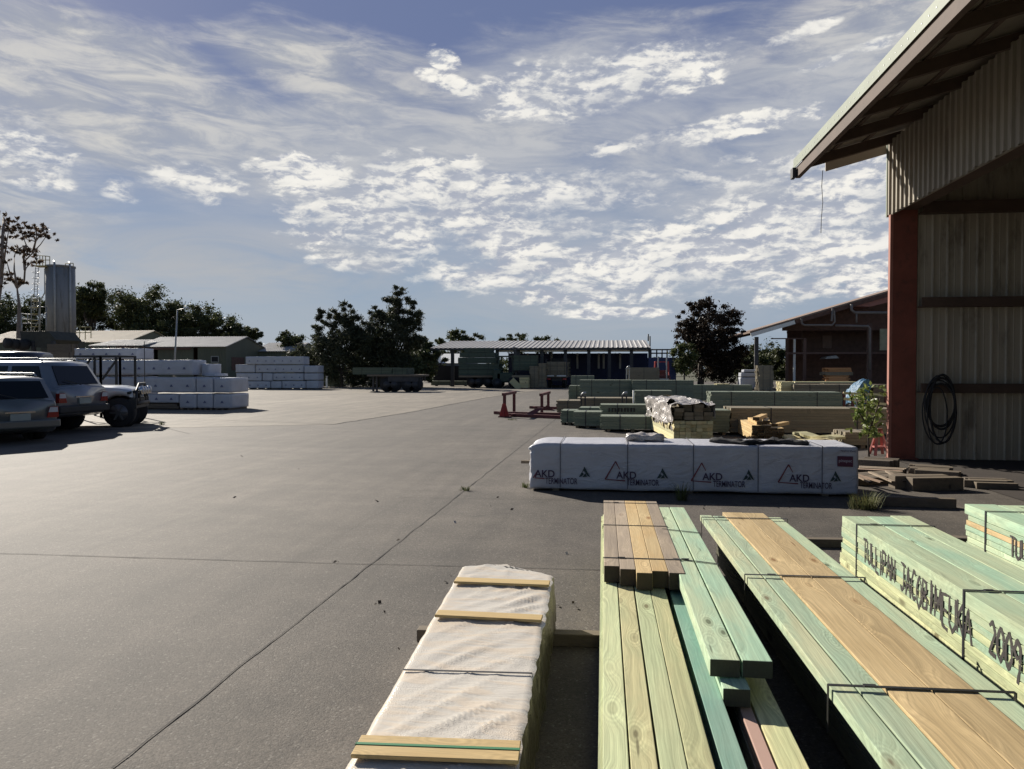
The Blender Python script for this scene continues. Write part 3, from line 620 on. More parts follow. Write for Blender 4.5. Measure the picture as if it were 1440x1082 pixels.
for k, x in enumerate([744, 855, 976, 1098]):
    yb = 675+k*2.1; first = (k == 0)
    # red triangle outline
    T = [(x+10.5, yb-28), (x-4, yb-3), (x+24, yb-1)]
    def seg(a, b_, w1, w2=None):
        w2 = w2 or w1; dx, dy = b_[0]-a[0], b_[1]-a[1]; L = math.hypot(dx, dy); nx, ny = -dy/L, dx/L
        return [(a[0]+nx*w1, a[1]+ny*w1), (b_[0]+nx*w2, b_[1]+ny*w2), (b_[0]-nx*w2, b_[1]-ny*w2), (a[0]-nx*w1, a[1]-ny*w1)]
    tri = [seg(T[0], T[1], .7, 1.1), seg(T[1], T[2], .5, .9), seg(T[0], (T[0][0]+6, yb-17), .9, .4)]
    if first: tri = [seg((752, 672), (766, 673), .8), seg((757, 661), (750, 672), .9)]
    poly_on(tri, Y0, M['ink_red'], ta, 'triangle_logo')
    ax_ = x+11.5 if not first else 752
    o = font_on('AKD', ax_, ax_+28, yb-3.8, yb-14, Y0, M['ink'], ta, 'printed_name', bold=.018, off=.0165)
    o = font_on('TERMINATOR', ax_+15, ax_+60, yb+5.8, yb-2.8, Y0, M['ink'], ta, 'printed_name', off=.0165, bold=.01)
    lx = x+76.5 if not first else 822; ly = yb-4
    # small cone-tree logo
    poly_on([[(lx-.2, ly-15), (lx+8, ly), (lx+4.5, ly-1.5), (lx-1.2, ly-9), (lx-4.5, ly-4)], [(lx-8, ly), (lx-3.8, ly-7.2), (lx-.6, ly-4.4), (lx-4, ly-1)], [(lx-3, ly), (lx+1.2, ly-5.6), (lx+3.4, ly-.6)]], Y0, M['ink_green'], ta, 'tree_logo')
poly_on([[(1177, 641.5), (1199, 642), (1199, 656.8), (1177, 656)]], Y0, M['maroon'], ta, 'maroon_label', .0165)
font_on('pinepac', 1179, 1197.5, 651.5, 646, Y0, M['label_white'], ta, 'label_lettering', .018, .01)
font_on('MGP10 90x45', 1182, 1203, 636, 633.2, Y0, M['ink'], ta, 'printed_name', .0165)
for px in (788, 882.5, 975, 1066, 1156):
    x = YP(px, 650, Y0).x; m = MB(); m.box(x-.006, x+.006, Y0-.013, Y0-.011, .05, zt2+.004); m.box(x-.006, x+.006, Y0-.013, Y0+dpt+.01, zt2+.006, zt2+.008); m.build('strap', M['soft_strap'], ta)
for k, x in enumerate((XL+.35, (XL+XR)/2, XR-.4)):
    m = MB(); m.box(x-.045, x+.045, Y0+.03, Y0+dpt-.03, 0, .047)
    tag(m.build('bearer', M['bearer']), ['bearer in shade under the left end of the printed white pack', 'middle bearer in shade under the printed white pack', 'bearer in shade under the right end of the printed white pack'][k], 'bearer', 'bearers under the timber packs')
m = MB(); a = G(728, 655, .42); m.box(X0-.16, X0+.3, Y0+.35, Y0+.44, .32, .36); tag(m.build('timber_offcut', M['bearer']), 'dark timber end sticking out from the left end of the printed white pack', 'timber')
# ---------------------------------------------------------------- near shed on the right
pb = G(1247, 645); XW = pb.x; YE = pb.y
def zz(py, px=1247, Y=None): return YP(px, py, Y or YE).z
ZH = zz(303); ZW = zz(204); EV = 1.6
M['clad'] = pm('dusty_beige_cladding', (.27, .235, .185), .65, .1, var=.2, scale=1.2, stretch=(1, 1, .35), stain=(.16, .13, .10), stain_amt=.6)
M['clad_in'] = pm('grey_inner_cladding', (.40, .36, .29), .6, .2, var=.2, scale=1.0, stretch=(1, 1, .3), stain=(.12, .10, .08), stain_amt=.6)
M['flash'] = pm('pale_green_flashing', (.19, .22, .165), .6, .0, var=.15, scale=2)
M['timber_dark'] = pm('dark_stained_timber', (.085, .055, .04), .75, var=.3, scale=2, bump=.2, bscale=20)
M['roof_iron'] = pm('grey_roof_iron', (.36, .35, .34), .65, .0, var=.15, scale=.6)
sh_ = thing('timber_shed', 'big open sided shed at the right edge with a red steel column and ribbed cladding', 'shed', (XW, YE, 0))
Y0S = -3.5
m = MB(); ribbed(m, (XW, YE, ZH), (0, -1, 0), YE-Y0S, (0, 0, 1), lambda s_: ZW-ZH+.05, .19, .035, (-1, 0, 0), 'trap', bottom=lambda s_: -.012*math.sin(s_*9))
m.box(XW+.02, XW+.05, Y0S, YE-.01, ZH, ZW+.05); m.build('header_cladding', M['clad'], sh_)
m = MB(); m.box(XW-.045, XW+.01, YE+.005, YE+.05, ZH-.03, ZW+.02); m.build('corner_trim', M['flash'], sh_)
m = MB(); cw = .44; m.box(XW+.03, XW+cw, YE-.12, YE-.105, 0, ZH+.9); m.box(XW+.03, XW+.05, YE-.105, YE-.02, 0, ZH+.9); m.box(XW+cw-.02, XW+cw, YE-.105, YE-.02, 0, ZH+.9); m.box(XW+.03, XW+cw, YE-.02, YE-.005, 0, ZH+.9)
m.box(XW-.02, XW+cw+.04, YE-.18, YE+.02, 0, .03); m.build('column', M['red_steel'], sh_)
m = MB(); m.box(XW-.025, XW+.028, YE-.13, YE-.04, .031, ZH-.01); m.build('flange', M['pink_steel'], sh_)  # paler red puts the sunlight on the column's left edge into the colour
m = MB(); m.box(XW+.10, XW+cw-.02, Y0S, YE-.14, ZH+.06, ZH+.5); m.build('header_beam', M['timber_dark'], sh_)
XR_ = XW+15
m = MB(); ribbed(m, (XW+cw+.01, YE-.06, 0), (1, 0, 0), XR_-XW-cw, (0, 0, 1), lambda s_: ZH+.12+1.4+min(s_, 7)*.28, .25, .03, (0, -1, 0), 'pan'); m.box(XW+.3, XR_, YE-.028, YE-.004, 0, 6)
m.build('end_wall', M['clad_in'], sh_)
for a, hh in ((zz(434), .17), (zz(552), .17), (zz(305), .2)):
    m = MB(); m.box(XW+cw+.02, XR_, YE-.30, YE-.10, a, a+.02); m.box(XW+cw+.02, XR_, YE-.30, YE-.285, a+.02, a+hh); m.build('girt', M['timber_dark'], sh_)
m = MB(); m.box(XR_, XR_+.1, Y0S, YE, 0, 7); m.box(XW+.5, XR_, Y0S-.1, Y0S, 0, 8); m.build('wall', M['clad_in'], sh_)
XE = XW-EV; ZE = zz(251, 1120, G(1247, 645).y+.1); SL = (ZW+.12-ZE-.2)/EV
ZR = ZE+.34
def rz(x): return ZR+(x-XE)*math.tan(R(15))
XM = XW+8
m = MB()
ribbed(m, (XE-.03, YE+.12, ZR), (0, -1, 0), YE+.12-Y0S+.5, Vector((XM-XE, 0, rz(XM)-ZR)).normalized(), lambda s_: (XM-XE)/math.cos(R(15)), .19, .03, Vector((-math.sin(R(15)), 0, math.cos(R(15)))), 'trap')
m.obox((XM, Y0S-.3, rz(XM)-.02), (8, 0, -8*math.tan(R(15))), (0, YE-Y0S+.4, 0), (0, 0, .03))
m.obox((XE+.02, Y0S-.3, ZR-.035), (XM-XE, 0, rz(XM)-ZR), (0, YE-Y0S+.4, 0), (0, 0, .02)); m.build('roof', M['clad'], sh_)
m = MB(); m.box(XE-.05, XE-.04, Y0S-.3, YE+.15, ZE+.185, ZE+.345); m.box(XE-.05, XE+.06, Y0S-.3, YE+.15, ZE+.345, ZE+.355); fa = m.build('fascia', M['flash'], sh_)
yy = YE+.05
while yy > 3:
    m = MB(); m.box(XE-.054, XE-.05, yy-.009, yy+.009, ZE+.25, ZE+.266); m.build('screw', M['grey_steel'], fa); yy -= .19
m = MB(); m.box(XE-.02, XE+.06, Y0S-.2, YE+.1, ZE, ZE+.19); m.box(XE+.06, XE+.14, Y0S-.2, YE+.1, ZE+.12, ZE+.18); m.build('eave_beam', M['timber_dark'], sh_)
for k in range(12):
    y_ = YE-.05-k*1.35; m = MB(); m.obox((XE+.06, y_-.09, rz(XE+.06)-.24), (EV+.1, 0, (EV+.1)*math.tan(R(15))), (0, .09, 0), (0, 0, .17)); m.build('rafter', M['timber_dark'], sh_)
for k in range(2):
    x_ = XE+.55+k*.55; m = MB(); m.box(x_, x_+.06, Y0S, YE, rz(x_)-.07, rz(x_)-.04); m.build('purlin', M['timber_dark'], sh_)
m = MB(); a = Vector((XE-.04, YE+.10, ZE-.02)); m.obox(a+Vector((.55, 0, .13)), (9, 0, 9*math.tan(R(15))), (0, .02, 0), (0, 0, .16)); m.build('barge_board', pm('cream_barge', (.50, .44, .36), .6, var=.1), sh_)
m = MB(); m.box(XE-.10, XE-.04, YE-.02, YE+.16, ZE-.01, ZE+.17); m.build('gutter_end', M['dark_steel'], sh_)
for k in range(4):
    m = MB(); y_ = YE-3.2-k*3.5; m.beam((XW+.5, y_, ZH+.6), (XM, y_, rz(XM)-.5), .2, .4); m.build('roof_frame', M['red_steel'], sh_)
sheet('shed_floor', [(XW+.05, Y0S), (XR_, Y0S), (XR_, YE), (XW+.05, YE)], .008, M['dirt'])
# wire hanging off the eave, coil of cable
m = MB(); wy = YE-.4; pts = [YP(px, py, wy) for px, py in ((1157, 240), (1155.6, 262), (1157, 285), (1155, 308), (1154.5, 328))]; m.tube(pts, .006, 5)
tag(m.build('hanging_wire', M['dark_steel']), 'thin loose wire hanging down from the far eave corner of the big shed', 'wire')
m = MB(); 
for k, (cx, cy, rx, rz_, dy) in enumerate([(1322, 572, 22, 44, 0), (1324, 568, 19, 36, .03), (1321, 580, 24, 45, -.02), (1326, 575, 18, 48, .05), (1322, 565, 21, 34, .06), (1323, 570, 20, 30, .02), (1318, 585, 14, 40, .08)]):
    pts = []
    for i in range(29):
        a = 2*PI*i/28; e = YP(cx+rx*math.cos(a), cy+rz_*math.sin(a), YE-.38-dy*.6); pts.append(e)
    m.tube(pts, .012+.006*(k % 2), 6, False)
tag(m.build('cable_coil', M['black']), 'coil of black cable hung on the end wall inside the big shed', 'cable')
# ---------------------------------------------------------------- helper for picture-measured boxes standing on the ground
def fb(px0, px1, pyt, pyb, Y=None):
    pm_ = (px0+px1)/2
    if Y is None: Y = G(pm_, pyb).y
    pymid = (pyt+pyb)/2
    return YP(px0, pymid, Y).x, YP(px1, pymid, Y).x, YP(pm_, pyb, Y).z, YP(pm_, pyt, Y).z, Y
NPK = [0]
def pack(label, px0, px1, pyt, pyb, mat='far_green', Y=None, depth=.9, layers=None, cols=8, group='timber packs along the right of the yard', name='timber_pack', strapn=2, jit=.02, onb=True, capj=.06, z0=None, endmat=None):
    x0, x1, zb, zt, Y = fb(px0, px1, pyt, pyb, Y)
    if z0 is not None: zb = z0
    zb = max(zb, .0); 
    root = thing(name, label, 'timber pack', ((x0+x1)/2, Y+depth/2, zb), group=group)
    layers = layers or max(3, int((zt-zb)/.07)); b0 = zb+(.07 if (onb and zb < .05) else 0.0); h = (zt-b0)/layers; w = depth/cols
    m = MB()
    for l in range(layers):
        for c in range(cols):
            a, b_ = random.uniform(-jit, jit)*1.5, random.uniform(-jit, jit)*1.5
            m.box(x0+a, x1+b_, Y+c*w+.002+random.uniform(0, .004), Y+(c+1)*w-.003, b0+l*h, b0+(l+1)*h-.004)
    m.build('stacked_timber', M[mat], root)
    if b0 > zb:
        m = MB()
        for f_ in (.12, .5, .88): xx = x0+(x1-x0)*f_; m.box(xx-.045, xx+.045, Y+.03, Y+depth-.03, zb, b0-.002)
        m.build('bearer', M['bearer'], root)
    for k in range(strapn):
        xx = x0+(x1-x0)*(k+.5)/strapn+random.uniform(-.1, .1); m = MB(); m.box(xx-.012, xx+.012, Y-.006, Y-.003, b0, zt+.003); m.box(xx-.012, xx+.012, Y-.006, Y+depth, zt+.001, zt+.004); m.build('strap', M['strap_black'], root)
    return root, (x0, x1, zb, zt, Y)
# nearest row
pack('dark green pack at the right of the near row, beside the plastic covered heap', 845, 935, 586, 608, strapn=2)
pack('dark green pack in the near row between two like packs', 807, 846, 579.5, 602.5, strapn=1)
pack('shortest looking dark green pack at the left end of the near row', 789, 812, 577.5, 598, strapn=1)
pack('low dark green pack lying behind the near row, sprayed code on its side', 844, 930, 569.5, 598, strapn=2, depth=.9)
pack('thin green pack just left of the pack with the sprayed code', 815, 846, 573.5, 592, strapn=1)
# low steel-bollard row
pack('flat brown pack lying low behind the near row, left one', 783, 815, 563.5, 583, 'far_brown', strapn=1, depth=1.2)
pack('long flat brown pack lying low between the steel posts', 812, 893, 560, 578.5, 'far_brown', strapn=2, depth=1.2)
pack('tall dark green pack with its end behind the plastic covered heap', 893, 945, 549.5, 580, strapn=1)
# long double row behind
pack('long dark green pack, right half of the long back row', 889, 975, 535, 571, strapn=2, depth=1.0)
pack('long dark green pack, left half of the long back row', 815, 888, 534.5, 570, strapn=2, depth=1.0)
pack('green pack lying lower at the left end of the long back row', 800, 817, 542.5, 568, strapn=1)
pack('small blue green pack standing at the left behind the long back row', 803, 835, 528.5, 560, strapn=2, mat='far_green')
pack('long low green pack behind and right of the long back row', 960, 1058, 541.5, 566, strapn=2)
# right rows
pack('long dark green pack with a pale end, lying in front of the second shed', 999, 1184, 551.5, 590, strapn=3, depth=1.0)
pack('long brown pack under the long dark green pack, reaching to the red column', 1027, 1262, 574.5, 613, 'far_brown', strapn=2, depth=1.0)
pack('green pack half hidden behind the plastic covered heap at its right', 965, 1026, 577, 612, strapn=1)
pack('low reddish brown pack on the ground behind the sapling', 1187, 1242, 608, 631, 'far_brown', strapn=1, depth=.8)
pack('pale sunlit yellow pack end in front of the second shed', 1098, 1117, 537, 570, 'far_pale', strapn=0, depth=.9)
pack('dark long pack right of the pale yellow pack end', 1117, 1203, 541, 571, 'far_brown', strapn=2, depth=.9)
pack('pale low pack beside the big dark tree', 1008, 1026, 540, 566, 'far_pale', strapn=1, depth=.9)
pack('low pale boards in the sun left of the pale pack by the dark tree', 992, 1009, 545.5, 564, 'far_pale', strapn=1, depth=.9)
# sprayed code on the side
xa, xb, za, zb_, Yp = fb(844, 930, 569.5, 598); m = MB()
for k in range(9):
    px = 857+k*4.4; a = YP(px, 577, Yp); m.box(a.x-.03, a.x+.02, Yp-.006, Yp-.004, a.z-.05, a.z+.06)
    if k % 2: m.box(a.x-.03, a.x+.06, Yp-.006, Yp-.004, a.z+.03, a.z+.05)
tag(m.build('spray_lettering', M['spray'], origin=(xa, Yp, 0)), 'row of black sprayed strokes on the low dark green pack', 'lettering')
# steel posts with pale caps, and a thin white pole
for k, (px, pt_, pbm, lb) in enumerate([(820, 553.5, 581, 'left one of two dark steel posts with pale caps between the flat packs'), (878, 553, 581, 'right one of two dark steel posts with pale caps between the flat packs'), (883, 516, 560, 'pale steel post with a knob on top left of the brown rack')]):
    x0, x1, zb, zt, Y = fb(px-2.6, px+2.6, pt_, pbm); r_ = thing('steel_post', lb, 'post', ((x0+x1)/2, Y, 0), group='steel posts among the packs'); m = MB()
    cx = (x0+x1)/2; mm = 'grey_steel' if k == 2 else 'dark_steel'
    m.box(cx-.10, cx-.05, Y-.05, Y+.05, 0, zt-.12); m.box(cx+.05, cx+.10, Y-.05, Y+.05, 0, zt-.12); m.box(cx-.12, cx+.12, Y-.06, Y+.06, zt-.13, zt-.08); m.build('upright', M[mm], r_)
    m = MB(); m.tube([(cx-.05, Y, zt-.08), (cx, Y, zt), (cx+.10, Y-.02, zt+.02)], .05, 8); m.build('cap', M['grey_steel'], r_)
x0, x1, zb, zt, Y = fb(890.6, 892.2, 549, 586); m = MB(); m.tube([(x0, Y, 0), (x0, Y, zt)], .022, 8); m.box(x0-.08, x0+.08, Y-.08, Y+.08, 0, .02); tag(m.build('marker_pole', M['white_paint']), 'thin white pole standing among the green packs', 'pole')
# red steel frames (trestles) with long bars on the ground
def trestle(label, pxl, pxr, pyt, pyb, big):
    a = G(pxl, pyb); b_ = G(pxr, pyb-6); zt = YP(pxl, pyt, a.y).z
    root = thing('steel_trestle', label, 'trestle', (a.x, a.y, 0), group='red steel trestles'); m = MB()
    m.beam(a, (a.x, a.y, zt), .10, .09, (0, 1, 0)); m.beam(b_, (b_.x, b_.y, zt), .10, .09, (0, 1, 0)); m.beam((a.x-.05, a.y, zt), (b_.x+.05, b_.y, zt), .09, .09); m.build('frame', M['dark_red'], root)
    m = MB(); 
    for p in (a, b_): m.box(p.x-.2, p.x+.2, p.y-.12, p.y+.12, 0, .04)
    m.build('foot', M['dark_red'], root)
    if big:
        m = MB(); m.prism([(a.x-.17, a.y-.08, .03), (a.x+.17, a.y-.08, .03), (a.x+.06, a.y-.08, .46), (a.x-.06, a.y-.08, .46)], (0, -.02, 0)); m.prism([(a.x, a.y-.1, .03), (a.x, a.y-.35, .03), (a.x, a.y-.1, .4)], (.02, 0, 0)); m.build('gusset_plate', M['red_paint'], root)
    else:
        m = MB(); m.prism([(b_.x-.22, b_.y-.3, .03), (b_.x+.22, b_.y-.3, .03), (b_.x+.05, b_.y-.3, .2), (b_.x-.05, b_.y-.3, .2)], (0, -.02, 0)); m.build('gusset_plate', M['dark_red'], root)
    return root
trestle('red steel trestle with a bright red tapered base plate, left of the pair', 709.5, 723, 555, 587, True)
trestle('dark red steel trestle near the green packs, right of the pair', 762, 771, 555.5, 583, False)
for k, (p, q, w, lb) in enumerate([((695, 580.5), (790, 583), .10, 'long dark red bar on the ground, front one beside the trestles'), ((713, 583.5), (792, 587), .12, 'long dark red bar on the ground under the left trestle'), ((745, 573), (815, 575), .08, 'dark bar sticking out left from the flat brown packs')]):
    a, b_ = G(*p, .06), G(*q, .06); m = MB(); m.beam(a, b_, w, .10); m.beam(a+Vector((.2, -.25, 0)), a+Vector((.2, .25, 0)), .08, .08); tag(m.build('steel_bar', M['dark_red']), lb, 'bar', 'steel bars on the ground')
m = MB(); a = G(742, 587); m.prism([(a.x-.3, a.y, 0), (a.x+.1, a.y, 0), (a.x+.5, a.y+.3, .3), (a.x+.3, a.y+.3, .3)], (0, .1, 0)); tag(m.build('steel_wedge', M['dark_red']), 'small dark red steel wedge lying in front of the long bars', 'wedge')
# ---------------------------------------------------------------- plastic covered heap, orange stack, twisted slabs
nc = G(948, 627); fc_ = G(909, 604); ux = (fc_-nc); dl = ux.length; ux.normalize(); vx = Vector((ux.y, -ux.x, 0)); 
if vx.x < 0: vx = -vx
wd_ = (DP(1003, 600, nc.dot(F0))-DP(948, 600, nc.dot(F0))).length*1.0
tp = thing('covered_timber_heap', 'heap of mixed timber under torn clear plastic, sunlit on its left side', 'timber pack', (nc.x, nc.y, 0))
m = MB(); hL = .46
for l in range(6):
    for c in range(7): a = nc+vx*(wd_*c/7)-ux*random.uniform(-.08, .05); m.obox(a+Vector((0, 0, .08+l*.075)), ux*(dl+random.uniform(-.3, .1)), vx*(wd_/7-.006), (0, 0, .07))
m.build('lower_timber', M['far_pale'], tp)
m = MB()
for l in range(4):
    for c in range(4):
        if l == 3 and c in (0, 3): continue
        a = nc+vx*(wd_*c/4+.02)+ux*random.uniform(.0, .25); m.obox(a+Vector((0, 0, .545+l*.085)), ux*(dl-random.uniform(.1, .6)), vx*(wd_/4-.02), (0, 0, .08))
m.build('upper_timber', M['far_brown'], tp)
M['torn'] = wrapmat('torn_plastic', (.50, .46, .43), .9, False, .3, .25)
m = MB(); NI, NJ = 46, 40
def heap(u, v):   # u along the length, v across: from the bottom of the left side over the top to the right
    if v < .42: p = nc+ux*dl*u-vx*(.03+.04*math.sin(u*9)*v)+Vector((0, 0, .32+(v/.42)*.58))
    elif v < .8: p = nc+ux*dl*u+vx*(wd_*(v-.42)/.38)+Vector((0, 0, .92-.06*abs(math.sin(u*7+v*9))))
    else: p = nc+ux*dl*u+vx*(wd_+.03)+Vector((0, 0, .90-(v-.8)/.2*.3))
    k = noise.noise(p*3.1)*.07+noise.noise(p*8)*.04; return p+(-vx*k if v < .42 else Vector((0, 0, k)))
for j in range(NJ):
    for i in range(NI):
        u, v = i/NI, j/NJ
        if noise.noise(Vector((u*6, v*6, 3))) > .42 or (v < .06 and noise.noise(Vector((u*14, 3, 1))) > 0): continue
        m.add([heap(u, v), heap(u+1/NI, v), heap(u+1/NI, v+1/NJ), heap(u, v+1/NJ)], [(0, 1, 2, 3)], smooth=True)
m.build('plastic_cover', M['torn'], tp)
m = MB(); vs, fs = rbox(-.25, .25, -.12, .12, 0, .12, .05, (12, 6, 4), .05, 9, 9); a = G(922, 607); pp = YP(906, 620, Y0+.6)
m.add([(pp.x+v[0], Y0+.5+v[1], zt2+.0+v[2]*.8) for v in vs], fs, smooth=True); tag(m.build('plastic_scrap', M['torn'], recalc=True), 'crumpled clear plastic scrap on top of the printed white pack', 'plastic')
m = MB(); vs, fs = rbox(-.5, .5, -.10, .10, 0, .05, .02, (30, 8, 3), .05, 4, 9); pp = YP(1062, 622, Y0+.6)
m.add([(pp.x+v[0]*1.2, Y0+.3+v[1]+.1*math.sin(v[0]*9), zt2-.005+v[2]) for v in vs], fs, smooth=True); tag(m.build('plastic_scrap', M['black'], recalc=True), 'torn black plastic scrap on the right half of the printed white pack', 'plastic')
def stack(label, ncp, fcp, pxr, lays, cols, mat, ztop_px, name='short_timber_stack', gone=()):
    nc = G(*ncp); fc2 = G(*fcp); u = fc2-nc; L = u.length; u.normalize(); v = Vector((u.y, -u.x, 0)); v = v if v.x > 0 else -v
    D = nc.dot(F0); w = (DP(pxr, 600, D)-DP(ncp[0], 600, D)).length; zt = DP(ncp[0], ztop_px, D).z; h = (zt-.06)/lays; m = MB()
    for l in range(lays):
        for c in range(cols):
            if (l, c) in gone: continue
            a = nc+v*(w*c/cols)-u*random.uniform(-.05, .07); m.obox(a+Vector((0, 0, .06+l*h)), u*(L-random.uniform(0, .2)), v*(w/cols-.008), (0, 0, h-.006))
    root = thing(name, label, 'timber', (nc.x, nc.y, 0), group='loose timber behind the printed pack'); m.build('stacked_timber', M[mat], root)
    m = MB(); [m.obox(nc+u*f_, v*w, u*.08, (0, 0, .055)) for f_ in (.2, L-.4)]; m.build('bearer', M['bearer'], root); return nc, u, v, w, L, zt
nc2, u2, v2, w2, l2, z2 = stack('stack of short orange timbers with loose pieces on top, left of the fallen slabs', (1057, 624), (1027, 605), 1101, 6, 5, 'orange_pine', 598, gone=((5, 4), (5, 3)))
m = MB()
for k, (du, dv, L, h) in enumerate([(.1, .12, 1.3, .0), (.35, .3, 1.2, .0), (.2, .05, 1.4, .085), (.5, .5, 1.0, -.08)]): m.obox(nc2+u2*du+v2*dv+Vector((0, 0, z2+.004+h)), (u2*math.cos(.2*k)+v2*math.sin(.14*k))*L, v2*.14, (0, 0, .075))
tag(m.build('loose_timber', M['orange_pine']), 'loose orange timbers lying across the short orange stack', 'timber')
for k, (p, q, z, lb) in enumerate([((1096, 612), (1150, 620), .16, 'pale flat slab with rough edges on the ground behind the printed pack, left one'), ((1122, 609), (1182, 615), .24, 'warped pale slab lying on another slab behind the printed pack'), ((1118, 617), (1176, 619), .12, 'shorter rough slab nearest the printed pack')]):
    a, b_ = G(*p, z), G(*q, z); d_ = (b_-a); n = 14; u = d_.normalized(); s_ = Vector((-u.y, u.x, 0)); m = MB(); vs = []
    for i in range(n+1):
        c_ = a+d_*(i/n); ww = .16+.05*noise.noise(Vector((i*.7, k, 0))); zz_ = .03*math.sin(i*.6+k); vs += [c_+s_*ww+Vector((0, 0, zz_)), c_-s_*ww+Vector((0, 0, zz_)), c_-s_*ww+Vector((0, 0, zz_-.05)), c_+s_*ww+Vector((0, 0, zz_-.05))]
    fs = [];
    for i in range(n):
        for j in range(4): fs.append((4*i+j, 4*i+(j+1) % 4, 4*i+4+(j+1) % 4, 4*i+4+j))
    fs += [(0, 3, 2, 1), (4*n, 4*n+1, 4*n+2, 4*n+3)]; m.add(vs, fs); tag(m.build('timber_slab', M['far_pale']), lb, 'slab', 'loose timber behind the printed pack')
# low dark timbers right of the printed pack
for k, (p, q, w, h, z0_, lb, mt) in enumerate([((1216, 711), (1352, 716), .12, .13, 0, 'long dark beam on the ground behind the lettered pack', 'bearer'), ((1214, 683), (1300, 676), .5, .10, 0, 'low dark boards on the ground right of the printed pack', 'bearer'), ((1210, 668), (1282, 672), .4, .10, 0, 'grey boards lying in front of the red column', 'grey_pine'), ((1212, 659), (1262, 662), .5, .16, 0, 'dark flat timber beside the foot of the red column', 'bearer'), ((1284, 691), (1362, 690), .35, .20, 0, 'short dark timber stack with a reddish sunlit end on the shed edge', 'bearer'), ((1290, 672), (1352, 676), .9, .12, 0, 'flat dark boards inside the shed opening', 'bearer'), ((1376, 688), (1440, 690), .5, .10, 0, 'dark board at the right edge on the shed floor', 'bearer')]):
    a, b_ = G(*p), G(*q); m = MB(); d_ = b_-a; u = d_.normalized(); s_ = Vector((-u.y, u.x, 0)); nn = max(1, int(w/.12))
    for i in range(nn): m.obox(a+s_*(w*i/nn)+Vector((0, 0, z0_))-u*random.uniform(0, .15), d_*random.uniform(.9, 1.02), s_*(w/nn-.01), (0, 0, h*random.uniform(.85, 1)))
    tag(m.build('timber_offcut', M[mt], bevel=.004), lb, 'timber', 'dark timber on the ground by the shed')
m = MB()
for k in range(4): a = G(1224+k*16, 679-k*.6, .11); m.beam(a, a+Vector((random.uniform(-.2, .2), random.uniform(.3, .6), random.uniform(.0, .1))), .05, .02)
tag(m.build('timber_scrap', M['grey_pine']), 'thin brown timber scraps piled on the low dark boards', 'timber')
# red cone-like stand by the column
a = G(1236, 640); r_ = thing('steel_stand', 'faded red A-shaped stand behind the sapling next to the red column', 'stand', (a.x, a.y, 0)); m = MB(); zt_ = YP(1236, 605, a.y).z
for sx in (-1, 1):
    for sy in (-1, 1): m.beam((a.x+sx*.12, a.y+sy*.16, 0), (a.x+sx*.03, a.y, zt_), .05, .03)
m.box(a.x-.10, a.x+.10, a.y-.1, a.y+.1, .14, .17); m.build('frame', pm('faded_red', (.42, .13, .11), .6, var=.2), r_); m = MB(); m.box(a.x-.05, a.x+.05, a.y-.03, a.y+.03, zt_, zt_+.03); m.build('cap', M['red_steel'], r_)
# ---------------------------------------------------------------- plants
def leafmat(name, col, col2, rough=.6, tr=.28):
    m, nt, b = newmat(name); t = NT(nt); a = t.n('ShaderNodeAttribute', attribute_name='rnd').outputs['Vector']; sx = t.sep(a)
    c = t.mix(sx[0], col, col2); k = t.mr(sx[1], 0, 1, .65, 1.35); c = t.vm('MULTIPLY', c, t.comb(k, k, k)); t.lk(c, b.inputs['Base Color']); b.inputs['Roughness'].default_value = rough
    b.inputs['Specular IOR Level'].default_value = .3
    tb = t.n('ShaderNodeBsdfTranslucent'); t.lk(c, tb.inputs[0]); mx_ = t.n('ShaderNodeMixShader'); mx_.inputs[0].default_value = tr
    t.lk(b.outputs[0], mx_.inputs[1]); t.lk(tb.outputs[0], mx_.inputs[2]); t.lk(mx_.outputs[0], nt.nodes['Material Output'].inputs[0]); return m
M['leaf_dark'] = leafmat('dark_gum_leaves', (.036, .048, .020), (.085, .092, .036))
M['leaf_cas'] = leafmat('she_oak_needles', (.036, .044, .026), (.075, .080, .042))
M['leaf_fig'] = leafmat('dark_fig_leaves', (.024, .018, .013), (.050, .034, .020))
M['leaf_olive'] = leafmat('olive_leaves', (.06, .08, .025), (.10, .11, .04))
M['leaf_red'] = leafmat('sparse_gum_leaves', (.08, .06, .035), (.11, .06, .03))
M['leaf_bright'] = leafmat('fresh_leaves', (.10, .15, .03), (.26, .30, .09), .4, .3)
M['bark'] = pm('tree_bark', (.07, .055, .045), .9, var=.3, scale=3)
M['bark_pale'] = pm('pale_gum_bark', (.20, .16, .13), .8, var=.3, scale=3)
